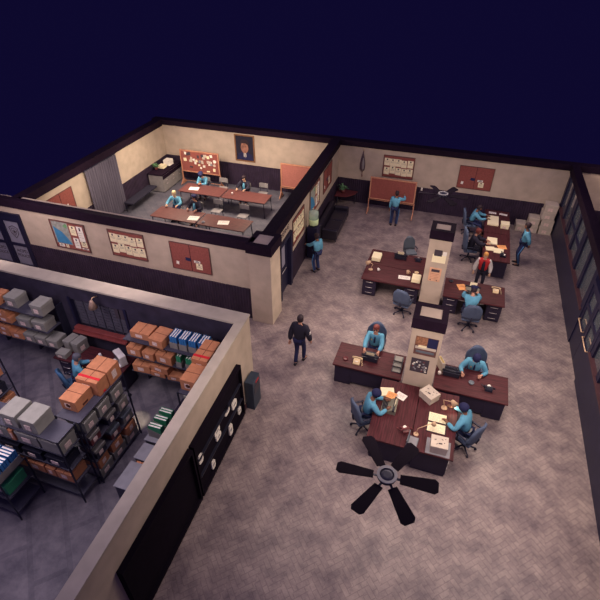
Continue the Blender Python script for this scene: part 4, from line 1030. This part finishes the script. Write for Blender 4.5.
# ================================================================ EVIDENCE STORE
Lv = (.85, 1.40, 1.95)
shelf_unit('steel shelf of grey boxes left of the counter hatch', -12.3, -9.72, 7.18, 7.72, Lv, 1.94, 7.945)
shelf_unit('steel shelf of cartons and blue binders right of the counter hatch', -7.20, -4.90, 7.16, 7.72, Lv, 1.94, 7.945)
shelf_unit('tall freestanding shelf in the middle of the storeroom', -6.93, -6.30, 4.52, 6.02, (.12, .75, 1.22, 1.66, 2.10), 2.14)
shelf_unit('tall shelf in the front of the storeroom with two grey boxes on top', -9.3, -6.38, 3.98, 4.50, (.25, .70, 1.16, 1.66, 2.10), 2.14)
shelf_unit('tall shelf at the left edge of the storeroom', -10.1, -9.42, 3.6, 5.55, (.15, .60, 1.12, 1.60, 2.08), 2.12)
shelf_unit('shelf against the right storeroom wall with the taped cartons', -4.89, -4.44, 5.95, 7.14, (.5, 1.0, 1.5, 2.05), 2.07)
G1 = 'grey archive boxes on the shelf left of the hatch'
archive_box('grey archive box on top of the left shelf, left of the two', -11.02, -10.62, 7.30, 7.72, 1.951, 2.28, G1)
archive_box('grey archive box on top of the left shelf, right one beside the hatch', -10.08, -9.70, 7.24, 7.68, 1.951, 2.28, G1)
archive_box('grey archive box on the second level, left one', -10.76, -10.32, 7.21, 7.58, 1.401, 1.68, G1)
archive_box('grey archive box on the second level, right one', -10.22, -9.80, 7.21, 7.62, 1.401, 1.70, G1)
for k, x in enumerate((-10.74, -10.34, -9.94)): archive_box('grey archive box on the third level of the left shelf, %s' % ('left', 'middle', 'right')[k], x, x+.36, 7.20, 7.60, .851, 1.12, G1)
G2 = 'cartons on the shelf left of the hatch'
carton('orange carton on top of the left shelf at the frame edge', -11.62, -11.20, 7.24, 7.68, 1.951, 2.20, G2, hole='S')
carton('orange carton on the second level of the left shelf, upper one', -11.50, -11.10, 7.19, 7.62, 1.601, 1.80, G2, 4)
carton('orange carton on the second level of the left shelf, under another', -11.46, -10.98, 7.20, 7.66, 1.401, 1.60, G2)
carton('orange carton on the third level, left and uppermost', -11.62, -11.20, 7.20, 7.62, 1.02, 1.20, G2, -3)
carton('orange carton on the third level, lower one', -11.64, -11.28, 7.20, 7.62, .851, 1.018, G2)
carton('orange carton on the third level next to grey boxes', -11.22, -10.80, 7.20, 7.62, .851, 1.08, G2, 3)
# right of hatch
G3 = 'cartons on the shelf right of the hatch'
carton('flat orange carton on the top board right of the hatch, left one', -7.02, -6.46, 7.30, 7.70, 1.951, 2.16, G3, 0)
carton('orange carton on the top board right of the hatch, turned right one', -6.38, -5.98, 7.16, 7.68, 1.951, 2.20, G3, -4)
carton('orange carton on the second board right of the hatch, left', -7.18, -6.78, 7.20, 7.60, 1.401, 1.66, G3)
carton('orange carton on the second board right of the hatch, middle', -6.70, -6.36, 7.18, 7.60, 1.401, 1.63, G3, -5)
carton('orange carton on the second board right of the hatch, right', -6.30, -5.84, 7.18, 7.60, 1.401, 1.68, G3, -3)
carton('orange carton on the third board, left', -7.12, -6.62, 7.18, 7.60, .851, 1.10, G3, 4)
carton('orange carton on the third board, tilted onto another', -6.58, -6.02, 7.20, 7.62, 1.011, 1.20, G3, -6)
carton('small orange carton on the third board beneath tilted one', -6.58, -6.16, 7.18, 7.58, .851, 1.01, G3)
carton('orange carton at the right end of the third board', -6.10, -5.72, 7.19, 7.60, .851, 1.005, G3, 5)
bl = lambda row: (lambda k, n, c: '%s binder %s, %s in its grey holder' % (c, row, ('first', 'second', 'third', 'fourth')[k]))
for q, x in enumerate((-5.76, -5.50, -5.24, -4.98)):
    file_rack('grey magazine file of blue binders on the top board, number %s from left' % ('one', 'two', 'three', 'four')[q], x, 7.46, 1.951, 0, 'bbb', 'blue binders on the top board', bl('on the top board, %s holder from the left' % ('first', 'second', 'third', 'fourth')[q]))
for q, x in enumerate((-5.66, -5.36)):
    file_rack('grey magazine file of green binders on the second board, %s one' % ('left', 'right')[q], x, 7.38, 1.401, 0, 'gg' if q == 0 else 'ggg', 'green binders on the second board', bl('on the second board, %s holder' % ('left', 'right')[q]))
# east shelf
G4 = 'cartons on the right wall shelf'
carton('carton at the far end of the right wall shelf beneath the wall top', -4.84, -4.46, 7.00, 7.32, 2.051, 2.50, G4, lab='S')
carton('carton with a red tape stripe on the right wall shelf', -4.86, -4.46, 6.64, 6.98, 2.051, 2.48, G4, tape=True)
carton('long carton with punched hole on the right wall shelf', -4.85, -4.48, 6.08, 6.62, 2.051, 2.36, G4, hole='S')
archive_box('grey box behind the long carton on the right wall shelf', -4.86, -4.50, 6.1, 6.5, 1.501, 1.80, G4, lab='S')
t = thing('side_table', 'plain dark table against the right storeroom wall', 'table', (-5.18, 6.55, 0))
b = MB(); b.box(-.28, .28, -.42, .42, .70, .74, DESKB, .005); b.build('tabletop', t)
for sx in (-.24, .24):
    for sy in (-.38, .38): b = MB(); b.box(sx-.02, sx+.02, sy-.02, sy+.02, 0, .70, DESKB); b.build('leg', t)
for q, y in enumerate((5.50, 5.73, 5.95)):
    file_rack('grey magazine file of green binders by the right wall, %s' % ('nearest', 'middle', 'farthest')[q], -5.30, y, .951, R(90), 'gg', 'green binders by the right wall', bl('by the right wall, %s holder' % ('nearest', 'middle', 'farthest')[q]))
def low_cabinet(label, x0, x1, y0, y1, h):
    t = thing('low_cabinet', label, 'cabinet', ((x0+x1)/2, (y0+y1)/2, 0)); w, d = x1-x0, y1-y0
    b = MB(); b.box(-w/2, w/2, -d/2, d/2, h-.03, h, GREYMET, .006); b.build('cabinet_top', t); b = MB(); b.box(-w/2+.02, w/2-.02, -d/2+.02, d/2-.02, .02, h-.03, SHELFM); b.build('carcass', t)
    b = MB(); b.box(-w/2+.005, -w/2+.02, -d/2+.04, d/2-.04, .08, h-.06, SHELFM); dr = b.build('door', t); b = MB(); b.tube([(-w/2, 0, h*.6), (-w/2-.02, 0, h*.6), (-w/2-.02, 0, h*.75), (-w/2, 0, h*.75)], .008, METAL, 6); b.build('handle', dr)
low_cabinet('grey low cabinet by the right storeroom wall carrying green binders', -5.55, -4.98, 5.30, 5.94+.12, .95)
low_cabinet('grey low cabinet by the right storeroom wall, bare top, middle one', -5.50, -4.98, 4.82, 5.24, .95)
low_cabinet('grey low cabinet by the right storeroom wall, nearest the camera', -5.50, -4.98, 4.10, 4.74, .95)
carton('small orange carton between the grey low cabinets', -5.40, -5.15, 4.75, 4.81, 0, .9, None)
# middle freestanding shelf: top cartons
G5 = 'large cartons on top of the middle shelf'
carton('large carton at the far end of the middle shelf top', -6.88, -6.34, 5.62, 6.02, 2.101, 2.52, G5, lab='E')
carton('large carton with red tape in the middle of the shelf top', -6.90, -6.36, 5.28, 5.60, 2.101, 2.50, G5, tape=True)
carton('long carton with punched hole at the near end of the shelf top', -6.92, -6.52, 4.76, 5.26, 2.101, 2.40, G5, hole='S')
G6 = 'boxes on the middle shelf'
for k, y in enumerate((4.62, 5.06, 5.52)):
    archive_box('pale archive box on the middle shelf, first level below top, %s' % ('nearest', 'middle', 'farthest')[k], -6.78, -6.31, y, y+.38, 1.661, 1.98, G6, lab='E', m=GBOXL, lid=GBOXL)
for k, (y, m1, m2) in enumerate(((4.62, MAROON, GBOX), (5.20, DMETAL, GBOX), (5.62, GBOX, GBOXL))):
    archive_box('small box on the middle shelf, second level below top, %s' % ('nearest', 'middle', 'farthest')[k], -6.74, -6.32, y, y+.32, 1.221, 1.50, G6, lab='E', m=m1, lid=m2)
for k, (y, m1, m2) in enumerate(((4.62, DMETAL, GBOX), (5.15, MAROON, SLATE), (5.62, GBOX, SLATE))):
    archive_box('small box on the middle shelf, third level below top, %s' % ('nearest', 'middle', 'farthest')[k], -6.74, -6.32, y, y+.34, .751, 1.02, G6, lab='E', m=m1, lid=m2)
for k, y in enumerate((4.56, 5.05, 5.54)):
    archive_box('grey box on the bottom of the middle shelf, %s' % ('nearest', 'middle', 'farthest')[k], -6.80, -6.33, y, y+.44, .121, .40, G6, lab='E')
    carton('orange carton on a grey box at the bottom of the middle shelf, %s' % ('nearest', 'middle', 'farthest')[k], -6.78, -6.34+.02*k, y+.03, y+.38, .401, .66, G6, rz=(5, -4, 6)[k], lab='E')
# front shelf
G7 = 'grey boxes on top of the front shelf'
archive_box('large grey archive box on top of the front shelf, left one', -7.76, -7.36, 4.03, 4.50, 2.101, 2.46, G7, m=GBOXL, lab='S')
archive_box('large grey archive box on top of the front shelf, right one', -7.27, -6.87, 4.03, 4.50, 2.101, 2.46, G7, m=GBOXL, lab='S')
G8 = 'boxes on the lower boards of the front shelf'
archive_box('grey box on the second board of the front shelf, left', -8.25, -7.75, 4.01, 4.46, 1.661, 1.98, G8)
carton('thin orange carton wedged between grey boxes of the front shelf', -7.72, -7.60, 4.0, 4.40, 1.661, 1.98, G8)
archive_box('long grey box on the second board of the front shelf', -7.56, -6.98, 4.01, 4.46, 1.661, 1.98, G8)
archive_box('pale grey box at the right end of the front shelf', -6.94, -6.42, 4.01, 4.46, 1.661, 2.00, G8, lab='E', m=GBOXL)
for k, x in enumerate((-8.2, -7.60, -7.0)): archive_box('dark document box on the third board of the front shelf, %s' % ('left', 'middle', 'right')[k], x, x+.50, 4.01, 4.44, 1.161, 1.42, G8, m=DMETAL, lid=TYPEK)
for k, x in enumerate((-8.2, -7.68, -7.16, -6.88)): carton('orange carton on the fourth board of the front shelf, %s' % ('far left', 'second from left', 'second from right', 'rightmost')[k], x, x+(.48 if k < 2 else .25 if k == 2 else .42), 4.00, 4.42, .701, .96, G8, rz=0)
# left unit
G9 = 'cartons on the left edge shelf'
carton('orange carton on the left edge shelf, upper board, far end', -9.98, -9.46, 5.05, 5.48, 1.601, 1.86, G9, lab='E')
carton('orange carton on the left edge shelf, upper board, near end', -9.98, -9.46, 4.5, 4.95, 1.601, 1.86, G9, lab='E')
archive_box('dark document box on the left edge shelf, middle board', -9.98, -9.46, 4.95, 5.42, 1.121, 1.40, G9, m=DMETAL, lid=TYPEK, lab='E')
carton('orange carton on the left edge shelf, lower board, far end', -9.98, -9.45, 4.95, 5.50, .601, .95, G9, lab='E')
carton('orange carton on the left edge shelf, lower board, near end', -9.98, -9.45, 4.35, 4.88, .601, .90, G9, lab='E')
carton('orange carton on the bottom board of the left edge shelf', -9.98, -9.45, 4.9, 5.50, .151, .45, G9, lab='E')
# low rack of blue binders in the foreground corner
shelf_unit('low rack carrying blue binders at the bottom left corner', -8.7, -7.42, 3.20, 3.90, (.25, .75, 1.30), 1.32)
for q, (x, y) in enumerate(((-7.62, 3.72), (-7.62, 3.50), (-7.62, 3.28), (-7.98, 3.72), (-7.98, 3.50), (-8.34, 3.72))):
    file_rack('grey magazine file of blue binders on the low rack, row %s, file %s' % (('one', 'one', 'one', 'two', 'two', 'three')[q], ('far', 'middle', 'near', 'far', 'middle', 'far')[q]), x, y, 1.301, R(90), 'bbb', 'blue binders on the low rack', bl('on the low rack, row %s, %s file' % (('one', 'one', 'one', 'two', 'two', 'three')[q], ('far', 'middle', 'near', 'far', 'middle', 'far')[q])))
archive_box('green lidded box on the low rack, lower board', -8.0, -7.5, 3.3, 3.8, .751, 1.05, None, m=BINDG, lid=BINDG)
# clerk desk in front of the hatch
desk('dark storeroom desk under the hatch', -9.62, -7.42, 6.96, 7.70, 'S')
office_chair('blue office chair of the storeroom clerk', -8.62, 6.58, 60, m=mat('deep_blue_upholstery', (.04, .10, .20), .8))
t = thing('desk_computer', 'white desk terminal with keyboard beside the cartons', 'computer', (-7.72, 7.38, ZD), R(-30))
b = MB(); b.box(-.22, .22, -.05, .14, .06, .34, WHITEC, .02); b.build('monitor', t); b = MB(); b.box(-.17, .17, -.056, -.05, .10, .30, TYPEK); b.build('screen', t)
b = MB(); b.box(-.20, .20, -.12, .15, 0, .06, WHITEC, .01); b.build('base_unit', t); b = MB(); b.box(-.20, .20, -.36, -.18, 0, .03, WHITEC, .006)
b.box(-.17, .17, -.34, -.20, .03, .036, GREYMET); b.build('keyboard', t)
mug('white cup on the storeroom desk', -8.39, 7.42, ZD)
archive_box('grey box standing on the left end of the storeroom desk, rear one', -9.46, -9.22, 7.30, 7.68, ZD, ZD+.36, None, lab='E', rz=-8)
archive_box('grey box standing on the storeroom desk beside the other', -9.19, -8.95, 7.30, 7.68, ZD, ZD+.36, None, lab='E', rz=-8)
archive_box('low pale box at the left front of the storeroom desk', -9.52, -9.20, 7.0, 7.26, ZD, ZD+.16, None, lab='S', m=GBOXL)
t = thing('wall_lamp', 'conical copper wall lamp above the hatch window', 'lamp', (-8.40, 7.95, 2.36))
b = MB(); b.tube([(0, 0, .10), (0, -.18, .16), (0, -.22, .12)], .014, TANE, 6); b.build('bracket', t)
b = MB(); b.lathe([(.03, .12), (.05, .08), (.12, -.12), (.11, -.12), (.04, .06)], mat('copper_shade', (.42, .28, .22), .5, .2), 16, c=(0, -.24, 0)); b.build('lamp_shade', t)
# made-up clamp lamp and spot, added for the bright patch on the floor
t = thing('desk_lamp', 'small made-up clamp lamp on the middle shelf post throwing light on the floor', 'lamp', (-6.31, 6.01, 0))
b = MB(); b.tube([(0, 0, 1.0), (-.14, .16, 1.1), (-.30, .30, 1.02)], .010, DMETAL, 6); b.build('arm', t)
b = MB(); b.lathe([(.02, .04), (.05, -.03), (.045, -.03)], DMETAL, 12, c=(-.31, .31, 1.0)); b.build('lamp_shade', t)
l = bpy.data.lights.new('floor_patch_spot', 'SPOT'); l.energy = 45; l.color = (1, .85, .55); l.spot_size = R(42); l.spot_blend = .7; l.shadow_soft_size = .02
lo = bpy.data.objects.new('floor_patch_spot', l); C.objects.link(lo); lo.location = (-6.62, 6.32, .955)

# ================================================================ PEOPLE
D0 = .76
# arms onto a desk in front of a sitter
def on_desk(f=.42, w=.13, z=.86): return ((-w, f, z), (w, f, z))
person('person in dark jacket with white arm patch walking away across the floor', -3.33, 9.70, 86, lean=5, hands=((-.27, -.06, .84), (.29, .12, .88)), feet=((-.07, -.14, .10), (.07, .16, .08)), look=(0, 0), top=BLACKC, legs=NAVY, jacket=BLACKC, tie=False, scale=1.0, armpatch=True)
person('officer in light blue shirt standing at the water cooler, arm outstretched', -4.30, 14.55, 150, lean=2, hands=((-.16, .48, 1.12), (.24, .04, .82)), top=SHIRT, skin=SKIN2, stripe=True, scale=.92)
person('officer in light blue shirt writing on the wheeled cork board, back turned', -2.22, 19.10, 88, lean=2, hands=((-.25, .04, .84), (.30, .45, 1.38)), skin=SKIN2, scale=.92, stripe=True)
person('officer in light blue shirt standing by the far desks, hands behind', 2.88, 17.52, 178, lean=3, hands=((-.12, -.16, .92), (.12, -.16, .92)), skin=SKIN2, scale=1.02, stripe=True)
person('person in red and white varsity jacket facing the camera between desks', 1.47, 15.24, -92, lean=0, hands=((-.30, .04, .86), (.30, .04, .86)), top=BLACKC, jacket=REDJ, sleeve=WHITEC, legs=BLACKC, hair=HAIRO, tie=False, scale=.90, shirtfront=BLACKC, skin=SKINB)
# seated
person('seated officer in light blue shirt leaning over papers at the farthest desk', .92, 19.45, 0, True, 20, on_desk(.60, .16), look=(0, -22), skin=SKIN2)
person('seated figure in dark suit with auburn hair at the nearer inline desk', 1.02, 17.30, 0, True, 14, on_desk(.55, .15), look=(0, -15), top=BLACKC, legs=BLACKC, jacket=BLACKC, hair=HAIRR, tie=False)
person('seated capped officer typing at the desk right of the far pillar, back to camera', 1.22, 13.14, 92, True, 16, on_desk(.60, .20), look=(0, -25), cap=True)
person('seated officer with glasses and dark red hair behind the black typewriter', -1.30, 10.52, -90, True, 6, on_desk(.55, .20), look=(0, 8), hair=HAIRR, glasses=True)
person('seated officer in navy knit cap bowed over the desk right of near pillar', 1.46, 10.40, -96, True, 18, ((-.22, .40, .84), (.26, .50, .84)), look=(0, -40), beret=True)
person('seated officer in navy knit cap typing left of the front desks', -1.00, 8.02, 22, True, 16, on_desk(.48, .16), look=(0, -25), beret=True, skin=SKIN2)
person('seated officer in navy knit cap writing right of the front desks', 1.40, 8.24, 158, True, 16, ((-.30, .40, .86), (.20, .50, .88)), look=(0, -25), beret=True, skin=SKIN2)
person('seated storeroom clerk in blue shirt at the desk under the hatch', -8.60, 6.68, 50, True, 10, on_desk(.44, .14), look=(-10, -20), skin=SKIN, hair=mat('grey_hair', (.10, .10, .13), .7))
person('seated capped officer hunched at the back row, before the photo board', -11.40, 19.22, -88, True, 22, on_desk(.52, .06, .84), look=(0, -38), cap=True, feet=((-.14, .35, .08), (.14, .35, .08)), seat_h=.46)
person('seated officer in dark jacket and sunglasses at the back right table', -9.28, 19.24, -90, True, 6, on_desk(.50, .20, .84), look=(0, -8), top=SHIRT, jacket=BLACKC, glasses=True, tie=False, shirtfront=SHIRT, feet=((-.14, .35, .08), (.14, .35, .08)), seat_h=.46, skin=SKINB)
person('seated fair haired officer in blue shirt at the front left table', -11.50, 16.80, -80, True, 14, on_desk(.55, .24, .84), look=(0, -5), hair=mat('pale_blond_hair', (.62, .50, .28), .6), feet=((-.14, .35, .08), (.14, .35, .08)), seat_h=.46, skin=SKINB)
person('seated capped officer in dark jacket at the right of the front left table', -10.40, 16.62, -95, True, 8, ((-.26, .44, .84), (.16, .44, .84)), look=(0, 0), top=SHIRT, jacket=BLACKC, cap=True, tie=False, shirtfront=SHIRT, feet=((-.14, .35, .08), (.14, .35, .08)), seat_h=.46)
